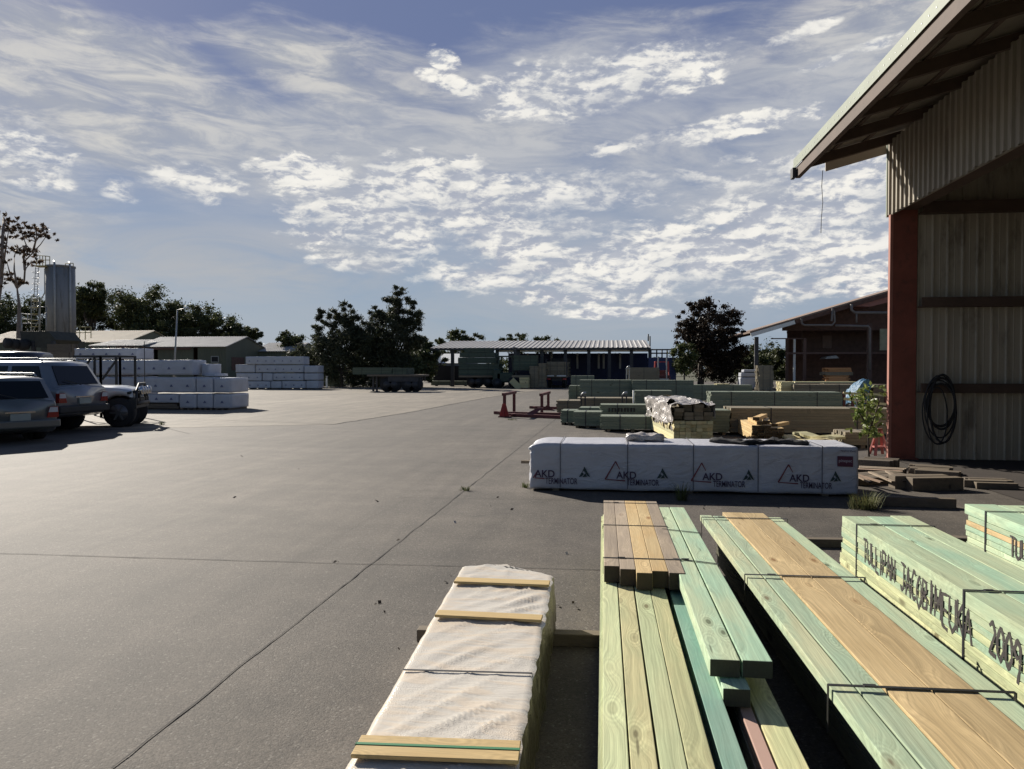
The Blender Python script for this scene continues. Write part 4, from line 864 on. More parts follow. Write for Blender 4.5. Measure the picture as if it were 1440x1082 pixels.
def foliage(root, name, mat, clumps, per, size, elong=1.0, base=None, spread=.5, droop=0):
    """clumps: list of (centre, radius); leaves are single small four-cornered faces spread in each clump"""
    rs = np.random.RandomState(random.randint(0, 1 << 30)); V = []; RC = []
    for c, r in clumps:
        n = max(6, int(per*(.6+.8*rs.rand()))); d = rs.normal(size=(n, 3)); d /= np.linalg.norm(d, axis=1)[:, None]; rad = np.minimum(1.5, np.abs(rs.normal(size=n))*.62)
        p = np.array(c)+d*rad[:, None]*np.array([r, r, r*.72]); s_ = size*(.5+rs.rand(n))
        u = rs.normal(size=(n, 3)); u[:, 2] -= droop; u /= np.linalg.norm(u, axis=1)[:, None]; w = np.cross(u, rs.normal(size=(n, 3))); w /= np.linalg.norm(w, axis=1)[:, None]
        U = u*s_[:, None]*elong; Wv = w*s_[:, None]*.55
        q = np.stack([p-U, p+Wv*.9, p+U, p-Wv*.9], 1); V.append(q.reshape(-1, 3)); rr = rs.rand(n, 3); rr[:, 1] = rr[:, 1]*.5+.5*rs.rand(); RC.append(np.repeat(rr, 4, axis=0))
    V = np.concatenate(V); RC = np.concatenate(RC); off = np.array(BASE[root.name]); V = V-off; nf = len(V)//4
    me = bpy.data.meshes.new(name); me.vertices.add(len(V)); me.vertices.foreach_set('co', V.astype(np.float32).ravel()); me.loops.add(nf*4); me.loops.foreach_set('vertex_index', np.arange(nf*4, dtype=np.int32))
    me.polygons.add(nf); me.polygons.foreach_set('loop_start', np.arange(0, nf*4, 4, dtype=np.int32)); me.polygons.foreach_set('loop_total', np.full(nf, 4, dtype=np.int32))
    me.update(calc_edges=True); at = me.attributes.new('rnd', 'FLOAT_COLOR', 'CORNER'); cc = np.ones((nf*4, 4), np.float32); cc[:, :3] = RC; at.data.foreach_set('color', cc.ravel())
    me.materials.append(mat); o = bpy.data.objects.new(name, me); COL.objects.link(o); setparent(o, root); return o
def limbs(m, p, q, r0, r1, wob=.08, n=5):
    p, q = Vector(p), Vector(q); L = (q-p).length; pts = []
    for i in range(n+1):
        f_ = i/n; c = p.lerp(q, f_); o = Vector((noise.noise(c*1.1+Vector((5, 0, 0))), noise.noise(c*1.3), 0))*wob*L*math.sin(PI*f_); pts.append(c+o)
    m.tube(pts, [r0+(r1-r0)*i/n for i in range(n+1)], 6)
def tree(name, label, base, crown, mat='leaf_dark', bark='bark', nclump=40, per=220, size=.16, cr=.22, trunk_r=.2, group=None, cat='tree', elong=1.2, ztr=None, droop=0, seed=None, extra=None):
    """crown: list of ellipsoids (centre xyz, radii xyz)"""
    if seed is not None: random.seed(seed)
    root = thing(name, label, cat, (base.x, base.y, base.z), group=group); cl = []; tot = sum(e[1][0]*e[1][2] for e in crown)
    for (c, rr) in crown:
        k = max(4, int(nclump*rr[0]*rr[2]/tot))
        for _ in range(k):
            d = Vector((random.gauss(0, 1), random.gauss(0, 1), random.gauss(0, 1))).normalized(); f_ = random.random()**.38
            p = Vector(c)+Vector((d.x*rr[0], d.y*rr[1], d.z*rr[2]))*f_; cl.append((p, cr*min(rr)*random.uniform(.6, 1.45)*1.6))
    foliage(root, 'crown', M[mat], cl, per, size, elong, droop=droop)
    m = MB(); top = Vector(crown[0][0]); zt_ = ztr or (top.z-base.z)*.45+base.z; fork = Vector((base.x, base.y, zt_))
    limbs(m, base-Vector((0, 0, .05)), fork, trunk_r, trunk_r*.7, .05)
    for (c, rr) in crown:
        limbs(m, fork, Vector(c), trunk_r*.55, trunk_r*.2, .12)
    for p, r in random.sample(cl, min(len(cl), 16)): limbs(m, fork.lerp(p, .35), p, trunk_r*.2, trunk_r*.05, .15)
    m.build('trunk', M[bark], root); return root
def E(px, py, rx, ry, D, dep=1.0):           # crown ellipsoid measured at distance D
    c = DP(px, py, D); k = D/FP; return (c, (rx*k, rx*k*dep, ry*k))
def gb(px, D): p = DP(px, 540, D); return Vector((p.x, p.y, 0))
# far hill of gums behind the left sheds
hill = [(20, 455, 45, 38, 100, 'gum tree with a broad low crown behind the silo ladder'), (100, 440, 40, 44, 104, 'dark gum tree directly behind the silo'), (128, 418, 20, 22, 98, 'small rounded gum crown rising just right of the silo'), (165, 452, 42, 40, 106, 'low dark gum between the silo and the tallest crown'), (200, 432, 36, 34, 100, 'tallest broad gum crown right of the silo'), (240, 450, 34, 30, 104, 'gum crown on the right shoulder of the tallest one'),
        (275, 455, 30, 28, 100, 'gum tree behind the thin lamp pole'), (310, 464, 30, 24, 106, 'low spreading gum behind the long grey shed'), (345, 470, 26, 12, 104, 'flat topped gum at the right end of the ridge'), (-40, 430, 50, 60, 100, 'gum tree at the left edge of the ridge'), (60, 470, 50, 30, 98, 'bushy gum low behind the beige roof'), (220, 475, 60, 25, 96, 'dark understorey gum behind the beige roof gable')]
for k, (px, py, rx, ry, D, lb) in enumerate(hill):
    D += 17
    c0 = E(px, py, rx, ry, D); ex = [c0, E(px-rx*.55, py+ry*.15, rx*.5, ry*.6, D-2), E(px+rx*.5, py-ry*.1, rx*.5, ry*.55, D+2), E(px, py+ry*.9, rx*.8, ry*.8, D)]
    tree('gum_tree', lb, gb(px, D), ex, 'leaf_dark', nclump=80, per=300, size=.15, cr=.22, trunk_r=.35, group='gum trees on the ridge behind the left sheds')
for k, (px, py, rx, ry, D, lb) in enumerate([(655, 472, 26, 9, 130, 'distant spreading tree over the left part of the long shed roof'), (722, 478, 24, 8, 130, 'distant rounded tree over the middle of the long shed roof'), (768, 480, 20, 7, 132, 'distant small tree right of the rounded one over the shed roof'), (640, 480, 30, 8, 126, 'distant low tree at the left end of the long shed roof'), (590, 487, 20, 12, 90, 'dark bush right of the tall she-oak'), (605, 500, 22, 12, 88, 'dark low bush left of the long shed'), (410, 480, 18, 12, 95, 'small rounded tree left of the she-oaks')]):
    tree('background_tree', lb, gb(px, D), [E(px, py, rx, ry, D), E(px-rx*.4, py+ry*.3, rx*.6, ry*.7, D), E(px+rx*.5, py+ry*.5, rx*.6, ry*.6, D), E(px, py+ry*1.6, rx, ry, D)], 'leaf_dark', nclump=44, per=220, size=.15, cr=.3, trunk_r=.25, group='distant trees behind the yard')
# she-oaks
D = 66
def spires(lst, D): return [E(px, py, rx, ry, D) for px, py, rx, ry in lst]
tree('she_oak_tree', 'bushy she-oak with pointed leaders, left of the taller one', gb(480, D), spires([(482, 500, 42, 40), (449, 460, 9, 28), (470, 462, 12, 26), (487, 452, 14, 28), (503, 470, 14, 26), (448, 490, 16, 26), (430, 505, 14, 22), (520, 500, 16, 34), (420, 515, 20, 20), (505, 525, 20, 20)], D), 'leaf_cas', nclump=300, per=230, size=.065, cr=.24, trunk_r=.18, elong=2.2, group='she-oaks in the yard corner')
tree('she_oak_tree', 'tallest airy she-oak in the middle of the photo', gb(545, D), spires([(548, 490, 40, 45), (560, 425, 16, 24), (545, 442, 18, 24), (527, 448, 12, 18), (582, 445, 13, 22), (575, 470, 20, 25), (525, 480, 20, 30), (590, 475, 9, 16), (540, 525, 34, 20), (570, 520, 22, 22)], D), 'leaf_cas', nclump=300, per=230, size=.065, cr=.22, trunk_r=.22, elong=2.2, group='she-oaks in the yard corner')
tree('leafy_bush', 'dark bush under the tall she-oak behind the flatbed trailer', gb(592, 64), [E(592, 522, 22, 20, 64), E(575, 530, 20, 16, 64)], 'leaf_dark', nclump=40, per=120, size=.12, trunk_r=.1, cat='bush')
tree('leafy_bush', 'dark hedge-like bush behind the second white wrapped group', gb(440, 70), [E(440, 520, 34, 16, 70), E(410, 512, 20, 14, 70), E(470, 530, 30, 14, 70)], 'leaf_olive', nclump=60, per=120, size=.12, trunk_r=.1, cat='bush')
# big dark tree right of centre
D = 64
tree('dark_tree', 'big dark round tree between the long shed and the second shed', gb(985, D), spires([(995, 470, 36, 40), (983, 428, 14, 18), (997, 432, 14, 14), (965, 448, 14, 16), (1020, 452, 20, 22), (1036, 472, 13, 18), (962, 475, 14, 20), (1005, 500, 38, 34), (1025, 515, 26, 24), (1035, 500, 18, 20)], D), 'leaf_fig', nclump=280, per=260, size=.085, cr=.2, trunk_r=.3, elong=1.0)
tree('leafy_bush', 'sunlit olive bush at the left foot of the big dark tree', gb(962, 62), [E(962, 500, 16, 18, 62), E(956, 515, 12, 12, 62)], 'leaf_olive', nclump=46, per=120, size=.10, trunk_r=.08, cat='bush')
for k, (px, py, rx, ry, D, lb) in enumerate([(1075, 500, 24, 18, 110, 'hazy dark tree seen past the eave of the second shed'), (1100, 505, 24, 18, 104, 'dark tree behind the posts of the second shed'), (1055, 515, 24, 16, 100, 'dark shrubby tree right of the big dark tree'), (1125, 510, 22, 18, 100, 'brownish tree behind the rack in the second shed'), (1112, 455, 7, 4, 104, 'tree top just showing over the second shed roof')]):
    tree('background_tree', lb, gb(px, D), [E(px, py, rx, ry, D), E(px-rx*.5, py+ry*.4, rx*.6, ry*.7, D), E(px, py+ry, rx, ry, D)], 'leaf_dark', nclump=50, per=200, size=.15, cr=.26, trunk_r=.25, group='distant trees behind the yard')
wd = thing('distant_treeline', 'low dark wooded strip along the horizon behind the yard', 'wood', tuple(gb(700, 150))); wd['kind'] = 'stuff'; del wd['category']
cl = []
for _ in range(900):
    px = random.uniform(-150, 1500); cl.append((DP(px, random.uniform(505, 524)+3*math.sin(px*.021)+2*math.sin(px*.07), random.uniform(145, 160)), random.uniform(.7, 1.4)))
foliage(wd, 'crown', M['leaf_dark'], cl, 60, .32, 1.0)
# sparse gum at the left edge
def sparse(label, px, D, pts, trunkpts, seed):
    random.seed(seed); root = thing('sparse_gum_tree', label, 'tree', tuple(gb(px, D)), group='sparse gum trees by the silo'); m = MB(); tips = []
    for br in trunkpts:
        P = [DP(a, b_, D+random.uniform(-1, 1)) for a, b_ in br]; r0 = .24 if br is trunkpts[0] else .10
        m.tube(P, [r0*(1-.75*i/(len(P)-1)) for i in range(len(P))], 6); tips.append(P)
    cl = []
    for (a, b_, r) in pts:
        c = DP(a, b_, D+random.uniform(-1.2, 1.2)); k = D/FP
        for _ in range(5): cl.append((c+Vector((random.gauss(0, r*k*.5), random.gauss(0, .5), random.gauss(0, r*k*.45))), r*k*.55))
        best = min((q for P in tips for q in P), key=lambda q: (q-c).length); limbs(m, best, c, .05, .02, .1, 4)
    foliage(root, 'crown', M['leaf_red'], cl, 26, .085, 1.7, droop=.6); m.build('trunk', M['bark_pale'], root)
sparse('sparse gum with thin bare limbs and leaf tufts, left of the silo ladder', 33, 62, [(28, 322, 5), (35, 330, 6), (42, 322, 5), (52, 318, 6), (60, 322, 5), (66, 328, 5), (48, 330, 6), (36, 336, 5), (56, 332, 5), (42, 352, 6), (48, 356, 6), (40, 362, 5), (18, 354, 6), (24, 350, 5), (30, 354, 4), (14, 386, 4), (18, 392, 4), (26, 396, 4), (32, 398, 3), (66, 334, 4), (44, 370, 4)],
       [[(24, 540), (26, 480), (27, 430), (24, 405)], [(24, 405), (34, 396), (35, 380), (36, 366), (46, 356), (57, 344), (64, 334)], [(24, 405), (20, 380), (20, 362)], [(35, 380), (33, 360), (37, 345), (33, 335)], [(46, 356), (50, 340), (56, 330)], [(24, 405), (14, 385), (10, 370)]], 5)
sparse('sparse gum at the very left edge with reddish leaf tufts', 2, 60, [(4, 304, 5), (8, 312, 6), (12, 318, 5), (3, 320, 6), (14, 326, 4), (8, 334, 5), (2, 345, 5), (10, 350, 4), (4, 365, 5), (2, 390, 5), (-6, 330, 8), (-10, 350, 8), (0, 400, 4)],
       [[(-8, 540), (-6, 470), (-4, 430), (2, 390), (3, 350), (4, 325), (5, 306)], [(2, 390), (8, 350), (12, 325)], [(3, 350), (-8, 330)]], 8)
# sapling in front of the red column
a = G(1222, 643); r_ = thing('sapling', 'young sapling with bright leaves growing between the printed pack and the red column', 'plant', tuple(a)); Dp = a.dot(F0); m = MB()
stems = [[(1222, 643), (1221, 610), (1219, 580), (1216, 552)], [(1221, 610), (1230, 585), (1238, 560)], [(1220, 600), (1208, 580), (1204, 560)]]
for s_ in stems: m.tube([DP(x, y, Dp) for x, y in s_], [.018, .014, .010, .006][:len(s_)], 6)
cl = []
for _ in range(60):
    x = random.gauss(1220, 11); y = random.uniform(542, 612); 
    if abs(x-1220) > 24: x = 1220
    cl.append((DP(x, y, Dp)+Vector((0, random.uniform(-.25, .25), 0)), .10))
foliage(r_, 'leaves', M['leaf_bright'], cl, 9, .045, 1.3, droop=.3); m.build('stem', M['bark'], r_)
M['leaf_grass'] = leafmat('dry_grass_blades', (.10, .12, .045), (.20, .18, .08))
# grass tufts and weeds
def tuft(label, p, h, n, rad, col='leaf_bright'):
    root = thing('grass_tuft', label, 'grass tuft', tuple(p), group='weed tufts in the pavement'); m = MB()
    for _ in range(n):
        a = random.uniform(0, 2*PI); r0 = random.random()**.7*rad; b_ = Vector((p.x+math.cos(a)*r0, p.y+math.sin(a)*r0*.5, 0)); hh = h*random.uniform(.4, 1); le = Vector((math.cos(a), math.sin(a), 0))*hh*random.uniform(.2, .8); w_ = random.uniform(.003, .006); sd = Vector((-math.sin(a), math.cos(a), 0))*w_
        c1 = b_+le*.4+Vector((0, 0, hh*.65)); c2 = b_+le+Vector((0, 0, hh*.9)); m.add([b_-sd, b_+sd, c1+sd*.7, c1-sd*.7, c2], [(0, 1, 2, 3), (3, 2, 4)])
    m.build('blades', M[col], root)
tuft('bushiest grass tuft, at the right front foot of the printed white pack', G(1216, 716), .24, 200, .18, 'leaf_grass')
tuft('small grass tuft in shade before the middle of the printed white pack', G(958, 704), .28, 70, .08, 'leaf_olive')
tuft('tiny grass tuft at the left front corner of the printed white pack', G(738, 686), .10, 40, .10, 'leaf_olive')
tuft('tiny weed in the pavement joint left of the printed white pack', G(655, 690), .08, 40, .10, 'leaf_olive')
tuft('small dark weed on the pavement in front of the white stacks', G(228, 598), .14, 60, .10, 'leaf_olive')
tuft('low weed patch under the long bars by the red trestles', G(720, 591), .08, 60, .2, 'leaf_olive')
# debris on the asphalt
M['leaf_litter'] = pm('dry_leaf', (.06, .04, .025), .8, var=.3)
random.seed(3)
spots = [(541, 861), (528, 850), (534, 848), (561, 913), (471, 791), (475, 789), (786, 853), (812, 856), (797, 779), (806, 848), (627, 819), (633, 809), (720, 717), (870, 714), (700, 700), (690, 712), (530, 705), (420, 660), (330, 700), (340, 642), (1010, 709), (990, 716), (640, 735), (560, 760), (700, 880), (870, 706), (1110, 714)]
LD = []
for k, (x, y) in enumerate(spots):
    p = G(x, y, .004); s_ = random.uniform(.008, .017)*(1+(p.length/12)); a = random.uniform(0, PI); m = MB(); u = Vector((math.cos(a), math.sin(a), .1)); v = Vector((-math.sin(a), math.cos(a), .25))
    m.add([p-u*s_, p-v*s_*.5, p+u*s_+Vector((0, 0, s_*.4)), p+v*s_*.6+Vector((0, 0, s_*.5))], [(0, 1, 2, 3)])
    pale = k in (6, 7, 8, 13, 22)
    o = m.build('fallen_leaf', M['torn'] if pale else M['leaf_litter']); tag(o, 'small pale scrap lying on the grey asphalt' if pale else 'small dark dry leaf lying on the grey asphalt', 'scrap' if pale else 'leaf', 'pale scraps scattered on the asphalt' if pale else 'dry leaves scattered on the asphalt')
# ---------------------------------------------------------------- white wrapped stacks on the left
def wpack(label, px0, px1, pyt, pyb, Y, depth, group, marks=True, mat='white_wrap', dy=0):
    x0, x1, zb, zt, _ = fb(px0, px1, pyt, pyb, Y+dy); zb = max(zb, .07); c = ((x0+x1)/2, Y+dy+depth/2, zb)
    root = thing('wrapped_timber_pack', label, 'timber pack', c, group=group)
    vs, fs = rbox(x0+.015, x1-.015, Y+dy, Y+dy+depth, zb, zt-.03, .022, (max(8, int((x1-x0)*7)), 8, 8), .013, random.random()*50, 2.2)
    m = MB(); m.add(vs, fs, smooth=True); m.build('wrap', M[mat], root, recalc=True)
    if marks:
        m = MB(); n = max(1, int((x1-x0)/.62)); zc = zb+(zt-zb)*.42
        for k in range(n):
            xx = x0+(x1-x0)*(k+.5)/n; s_ = .07; m.add([(xx-s_, Y+dy-.02, zc-s_*.6), (xx+s_, Y+dy-.02, zc-s_*.6), (xx+s_*.3, Y+dy-.02, zc+s_*.7), (xx-s_*.3, Y+dy-.02, zc+s_*.7)], [(0, 1, 2, 3)])
        m.build('printed_mark', pm_mark, root)
    if zb < .2:
        m = MB()
        for f_ in (.15, .5, .85): xx = x0+(x1-x0)*f_; m.box(xx-.04, xx+.04, Y+dy+.02, Y+dy+depth-.05, 0, .072)
        m.build('bearer', M['bearer'], root)
    return root
pm_mark = pm('blue_print', (.12, .13, .22), .6)
gA = 'white wrapped packs stacked behind the parked cars'; YA = G(300, 577).y
for a in [('bottom row wrapped pack at the right corner of the near white stack', 300, 325, 553.5, 577, 1.5), ('bottom row wrapped pack second from the right corner of the near white stack', 277, 299.4, 553.5, 577.5, 1.5), ('bottom row wrapped pack third from the right, beside the dark bearers', 252, 276.4, 553.5, 577, 1.5),
          ('middle row wrapped pack at the right corner of the near white stack', 300.5, 324, 530.5, 552.6, 1.5), ('short wrapped pack in the middle row left of the right corner pack', 275.5, 299.5, 530, 552.6, 1.5)]:
    wpack(a[0], *a[1:5], YA, a[5], gA)
wpack('long wrapped pack in the bottom row, raised on brown timbers', 128, 251.5, 553.5, 566.5, YA, 1.1, gA)
wpack('long wrapped pack in the middle row of the near white stack', 120, 275, 529.5, 552.2, YA, 1.1, gA)
wpack('long wrapped pack on the third tier of the near white stack, sunlit top', 102, 270, 505.5, 527.5, YA, 1.1, gA)
wpack('small pale pack end on the third tier just right of the long pack', 283, 294, 511, 528.5, YA, 1.0, gA, False, dy=.6)
wpack('thin wrapped pack lying on the middle tier behind the right corner pack', 286, 304, 524.5, 529.5, YA, 1.0, gA, False, dy=.5)
wpack('long wrapped pack highest at the back of the near white stack, behind the lamp pole', 104, 196, 489, 505, YA, 1.1, gA, dy=3)
wpack('wrapped pack at the left of the near white stack, under the topmost pack', 90, 200, 506, 528, YA, 1.1, gA, dy=3)
wpack('wrapped pack on the ground at the back of the near white stack', 92, 202, 529, 566, YA, 1.1, gA, dy=3)
x0, x1, zb, zt, _ = fb(126, 251, 567, 577, YA); r_ = thing('timber_pack', 'low brown timbers in shade under the near white stack', 'timber pack', ((x0+x1)/2, YA+.5, 0)); m = MB()
for l in range(2):
    for c in range(6): m.box(x0+random.uniform(0, .1), x1-random.uniform(0, .1), YA+.03+c*.17, YA+.18+c*.17, .05+l*(zt-.07)/2, .045+(l+1)*(zt-.07)/2)
m.build('stacked_timber', M['bearer'], r_)
gB = 'white wrapped packs of the second stack further back'; YB = G(400, 547.5).y
for a in [('topmost wrapped pack of the second white stack, with a lighter patch', 345, 427, 501, 512.8), ('wrapped pack on the third tier, left end of the second white stack', 331, 358.6, 512.5, 524), ('long wrapped pack on the third tier of the second white stack', 359.5, 427, 513, 524), ('short wrapped pack on the third tier, right end of the second white stack', 427.6, 447.5, 514, 524.4),
          ('wrapped pack on the second tier, left end of the second white stack', 332, 368, 524.5, 535.6), ('greyer wrapped pack on the second tier between two white ones', 369, 383, 524.6, 535.8), ('long wrapped pack on the second tier of the second white stack', 383.6, 427, 524.8, 535.2), ('short wrapped pack on the second tier, right end of the second white stack', 427.6, 447.5, 524.8, 534.8),
          ('bottom wrapped pack at the left of the second white stack', 346, 380, 536, 547.5), ('bottom wrapped pack in the middle of the second white stack', 380.6, 396, 536, 547.5), ('bottom wrapped pack with a loose pale wrap in the second white stack', 396.6, 430, 535.6, 547), ('bottom wrapped pack at the right end of the second white stack', 430.5, 447.5, 535.2, 546.8)]:
    wpack(a[0], *a[1:5], YB, 1.2, gB, marks=(a[2]-a[1] > 30), mat='white_wrap', dy=random.uniform(-.05, .1))
YC = G(495, 543.5).y
for a in [('small wrapped pack on top of the far little stack left of the flatbed', 477, 503, 524.5, 529.5), ('wrapped pack in the middle of the far little stack left of the flatbed', 475, 517, 530, 536.5), ('wrapped pack at the bottom of the far little stack left of the flatbed', 474, 516, 537, 543.5)]:
    wpack(a[0], *a[1:5], YC, 1.2, 'white wrapped packs beside the flatbed trailer', False)
pack('olive tarpaulined pack left of the little far white stack', 461, 473.5, 529, 544, 'far_green', strapn=0, group='small items near the flatbed')
x0, x1, zb, zt, Y = fb(458, 460.3, 530, 545); m = MB(); m.box(x0, x1, Y, Y+.12, 0, zt); m.box(x0-.04, x1+.04, Y-.04, Y+.16, zt, zt+.05); tag(m.build('bollard', M['white_paint']), 'short white post standing left of the little far white stack', 'post')
# ---------------------------------------------------------------- sheds on the left
M['olive'] = pm('olive_wall_sheet', (.115, .12, .08), .7, var=.15, scale=.8, stretch=(1, 1, .3)); M['beige_roof'] = pm('beige_sheet_roof', (.66, .54, .37), .7, var=.12, scale=.5); M['brown_wall'] = pm('brown_wall', (.12, .062, .045), .8, var=.35)
M['dark_in'] = pm('dark_interior', (.02, .02, .022), .9)
def gable_shed(name, label, pxl, pxr, py_eave, py_ridge, D, depth, pyb, wall, roof, group=None, openings=(), overhang=.3, rib=.3, windows=()):
    """ridge parallel to X; the long wall faces the camera"""
    pm_ = (pxl+pxr)/2; Y = DP(pm_, 518, D).y; x0 = YP(pxl, 510, Y).x; x1 = YP(pxr, 510, Y).x; ze = YP(pxr, py_eave, Y).z; zr = YP(pxr, py_ridge, Y+depth/2).z
    root = thing(name, label, 'shed', ((x0+x1)/2, Y+depth/2, 0), group=group)
    m = MB(); ops = sorted(openings); cuts = [x0]; solid = []
    for a, b_ in ops: xa, xb = YP(a, 510, Y).x, YP(b_, 510, Y).x; solid.append((cuts[-1], xa)); cuts.append(xb)
    solid.append((cuts[-1], x1))
    for a, b_ in solid:
        if b_-a > .1: ribbed(m, (a, Y, 0), (1, 0, 0), b_-a, (0, 0, 1), lambda s_: ze, .35, .03, (0, -1, 0), 'corr'); m.box(a, b_, Y+.005, Y+.10, 0, ze-.02)
    for xx in (x0, x1-.1): m.prism([(xx, Y+.1, 0), (xx, Y+depth, 0), (xx, Y+depth, ze), (xx, Y+depth/2, zr-.05), (xx, Y+.1, ze)], (.1, 0, 0))
    m.box(x0+.1, x1-.1, Y+depth-.1, Y+depth, 0, ze-.02); m.build('wall', wall, root)
    for side in (0, 1):
        m = MB(); ya = Y-overhang if side == 0 else Y+depth+overhang; zs = (zr-ze)/(depth/2); za = ze-overhang*zs; ym = Y+depth/2
        L = math.hypot(ym-ya, zr-za); v = Vector((0, ym-ya, zr-za)).normalized(); n = Vector((0, -v.z, v.y)) if v.y > 0 else Vector((0, v.z, -v.y))
        ribbed(m, (x0-.2, ya, za+.06), (1, 0, 0), x1-x0+.4, v, lambda s_: L, rib, .04, n, 'trap'); m.obox((x0-.2, ya, za+.02), (x1-x0+.4, 0, 0), v*L, n*.03); m.build('roof', roof, root)
    for (a, b_, t1, t2) in windows:
        xa, xb, za_, zb2 = YP(a, 510, Y).x, YP(b_, 510, Y).x, YP(a, t2, Y).z, YP(a, t1, Y).z; m = MB(); m.box(xa-.08, xb+.08, Y-.06, Y-.045, za_-.08, zb2+.08); w_ = m.build('window', M['grey_steel'], root); m = MB(); m.box(xa, xb, Y-.07, Y-.062, za_, zb2); m.build('pane', M['dark_in'], w_)
    return root, (x0, x1, Y, ze, zr)
rt, inf = gable_shed('storage_shed', 'long olive shed with a grey ribbed roof behind the near white stack', 194, 318, 487.5, 474.5, 85, 9.5, 535, M['olive'], M['roof_iron'], openings=((198, 222), (272, 278)), windows=((298, 307, 502, 509),))
m = MB(); m.box(inf[0]+.2, inf[1]-.2, inf[2]+3.5, inf[2]+3.6, 0, inf[3]); m.build('inner_wall', M['brown_wall'], rt)
m = MB(); m.box(inf[1]+.01, inf[1]+.04, inf[2]+1.2, inf[2]+4.2, 1.4, 2.9); m.build('door', M['brown_wall'], rt)
m = MB(); xa = YP(198, 510, inf[2]).x; xb = YP(272, 510, inf[2]).x
m.box(xa, xb, inf[2]-.45, inf[2]-.38, inf[3]-.35, inf[3]-.10); m.build('gutter', M['brown_wall'], rt)
yl = inf[2]; la, lb_ = YP(124, 500, yl-1), YP(201, 500, yl-1); z1_, z2_ = YP(160, 486.5, yl-1).z, YP(160, 478.5, yl+4).z; lr = thing('lean_to_shed', 'grey lean-to roof in front of the beige roofed building', 'shed', ((la.x+lb_.x)/2, yl+1, 0)); L_ = math.hypot(5, z2_-z1_); v_ = Vector((0, 5, z2_-z1_)).normalized()
m = MB(); ribbed(m, (la.x, yl-1, z1_), (1, 0, 0), lb_.x-la.x, v_, lambda s_: L_, .3, .05, (0, -v_.z, v_.y), 'trap'); m.obox((la.x, yl-1, z1_-.04), (lb_.x-la.x, 0, 0), v_*L_, (0, 0, .03)); m.build('roof', M['roof_iron'], lr)
m = MB(); m.box(la.x+.2, lb_.x-.2, yl+3.6, yl+3.7, 0, z2_-.1); m.build('wall', M['brown_wall'], lr)
for f_ in (.02, .35, .68, .98): m = MB(); x_ = la.x+(lb_.x-la.x)*f_; m.box(x_-.1, x_+.1, yl-.8, yl-.6, 0, z1_-.05); m.build('post', M['brown_wall'], lr)
gable_shed('small_shed', 'small shed with a pale sheet roof between the long olive shed and the she-oaks', 358, 412, 494, 483, 92, 9, 530, M['olive'], M['roof_iron'], windows=())
rt, inf = gable_shed('beige_roof_house', 'low building with a sunlit beige roof and grey gable behind the silo', -30, 178, 481, 466, 93, 11, 520, M['olive'], M['beige_roof'])
# thin lamp pole
a = DP(243.5, 530, 60); a.z = 0; top = DP(249.5, 436, 60); r_ = thing('lamp_pole', 'thin leaning lamp pole rising over the long olive shed', 'pole', tuple(a)); m = MB(); m.tube([a, a.lerp(top, .5), top], [.09, .07, .05], 8); m.build('pole', M['grey_steel'], r_)
m = MB(); m.tube([top, top+Vector((.9, 0, .15))], .03, 6); m.box(top.x+.6, top.x+1.1, top.y-.1, top.y+.1, top.z+.08, top.z+.16); m.build('lamp_head', M['grey_steel'], r_)
# ---------------------------------------------------------------- silo with stair and platform
D = 70; c = DP(86.5, 518, D); rad = 21.5*D/FP*.80; zt_ = DP(86, 375, D).z; zb_ = DP(86, 474, D).z
k_ = D/FP; cy = c.y; rad = 21.5*k_/math.sqrt(1+((86.5-720)/FP)**2)
r_ = thing('silo', 'tall grey cement silo with a railed top platform and caged ladder', 'silo', (c.x, cy, 0)); M['silo'] = pm('stained_silo_steel', (.24, .245, .25), .65, .1, var=.12, scale=.8, stretch=(1, 1, .15), stain=(.09, .08, .075), stain_amt=.6)
m = MB(); m.tube([(c.x, cy, zb_-.5), (c.x, cy, zt_)], rad, 48); m.tube([(c.x, cy, zt_-.12), (c.x, cy, zt_+.03)], rad+.05, 48); m.build('tank', M['silo'], r_)
for q in (-.35, .62):
    m = MB(); an = math.atan2(-c.y, -c.x)+q; px_ = c.x+math.cos(an)*(rad+.08); py_ = cy+math.sin(an)*(rad+.08); m.tube([(px_, py_, zb_-1), (px_, py_, zt_+.15), (px_-.3, py_+.3, zt_+.35)], .09, 8); m.build('fill_pipe', M['grey_steel'], r_)
m = MB(); m.box(c.x-rad*.9, c.x+rad*1.2, cy-rad, cy+rad, 0, zb_-.4); m.build('base', pm('base_block', (.06, .06, .045), .8, var=.2), r_)
def P(px, py, dd=0): return DP(px, py, D+dd)
m = MB()
for a_, b_ in [((51, 374), (71, 374)), ((51, 366), (70, 366)), ((51, 359), (70, 361)), ((51, 359), (51, 374)), ((56, 359.5), (56, 374)), ((60, 360), (60, 374)), ((64, 360.5), (64, 374)), ((70, 361), (70, 374)), ((92, 373), (92, 371)), ((92, 371), (103, 370.5)), ((103, 370.5), (103, 375))]: m.tube([P(*a_, -1), P(*b_, -1)], .035, 6)
m.beam(P(51, 375, -1), P(68, 375, -1), 1.0, .08); m.build('platform', M['yellow_steel'], r_)
m = MB()
for xx in (50, 54.5): m.tube([P(xx, 376), P(xx-1.5, 405), P(xx-3, 438)], .03, 6)
for k in range(17): y_ = 378+k*3.6; m.tube([P(50-k*.17, y_), P(54.5-k*.17, y_)], .02, 5)
m.build('ladder', M['grey_steel'], r_)
m = MB()
for k in range(7):
    y_ = 382+k*8; m.tube([P(48-k*.2, y_), P(45-k*.2, y_+1, -.3), P(47-k*.2, y_+2, -.6), P(53-k*.2, y_+2, -.6), P(56-k*.2, y_, -.1)], .02, 5, False)
m.build('ladder_cage', M['grey_steel'], r_)
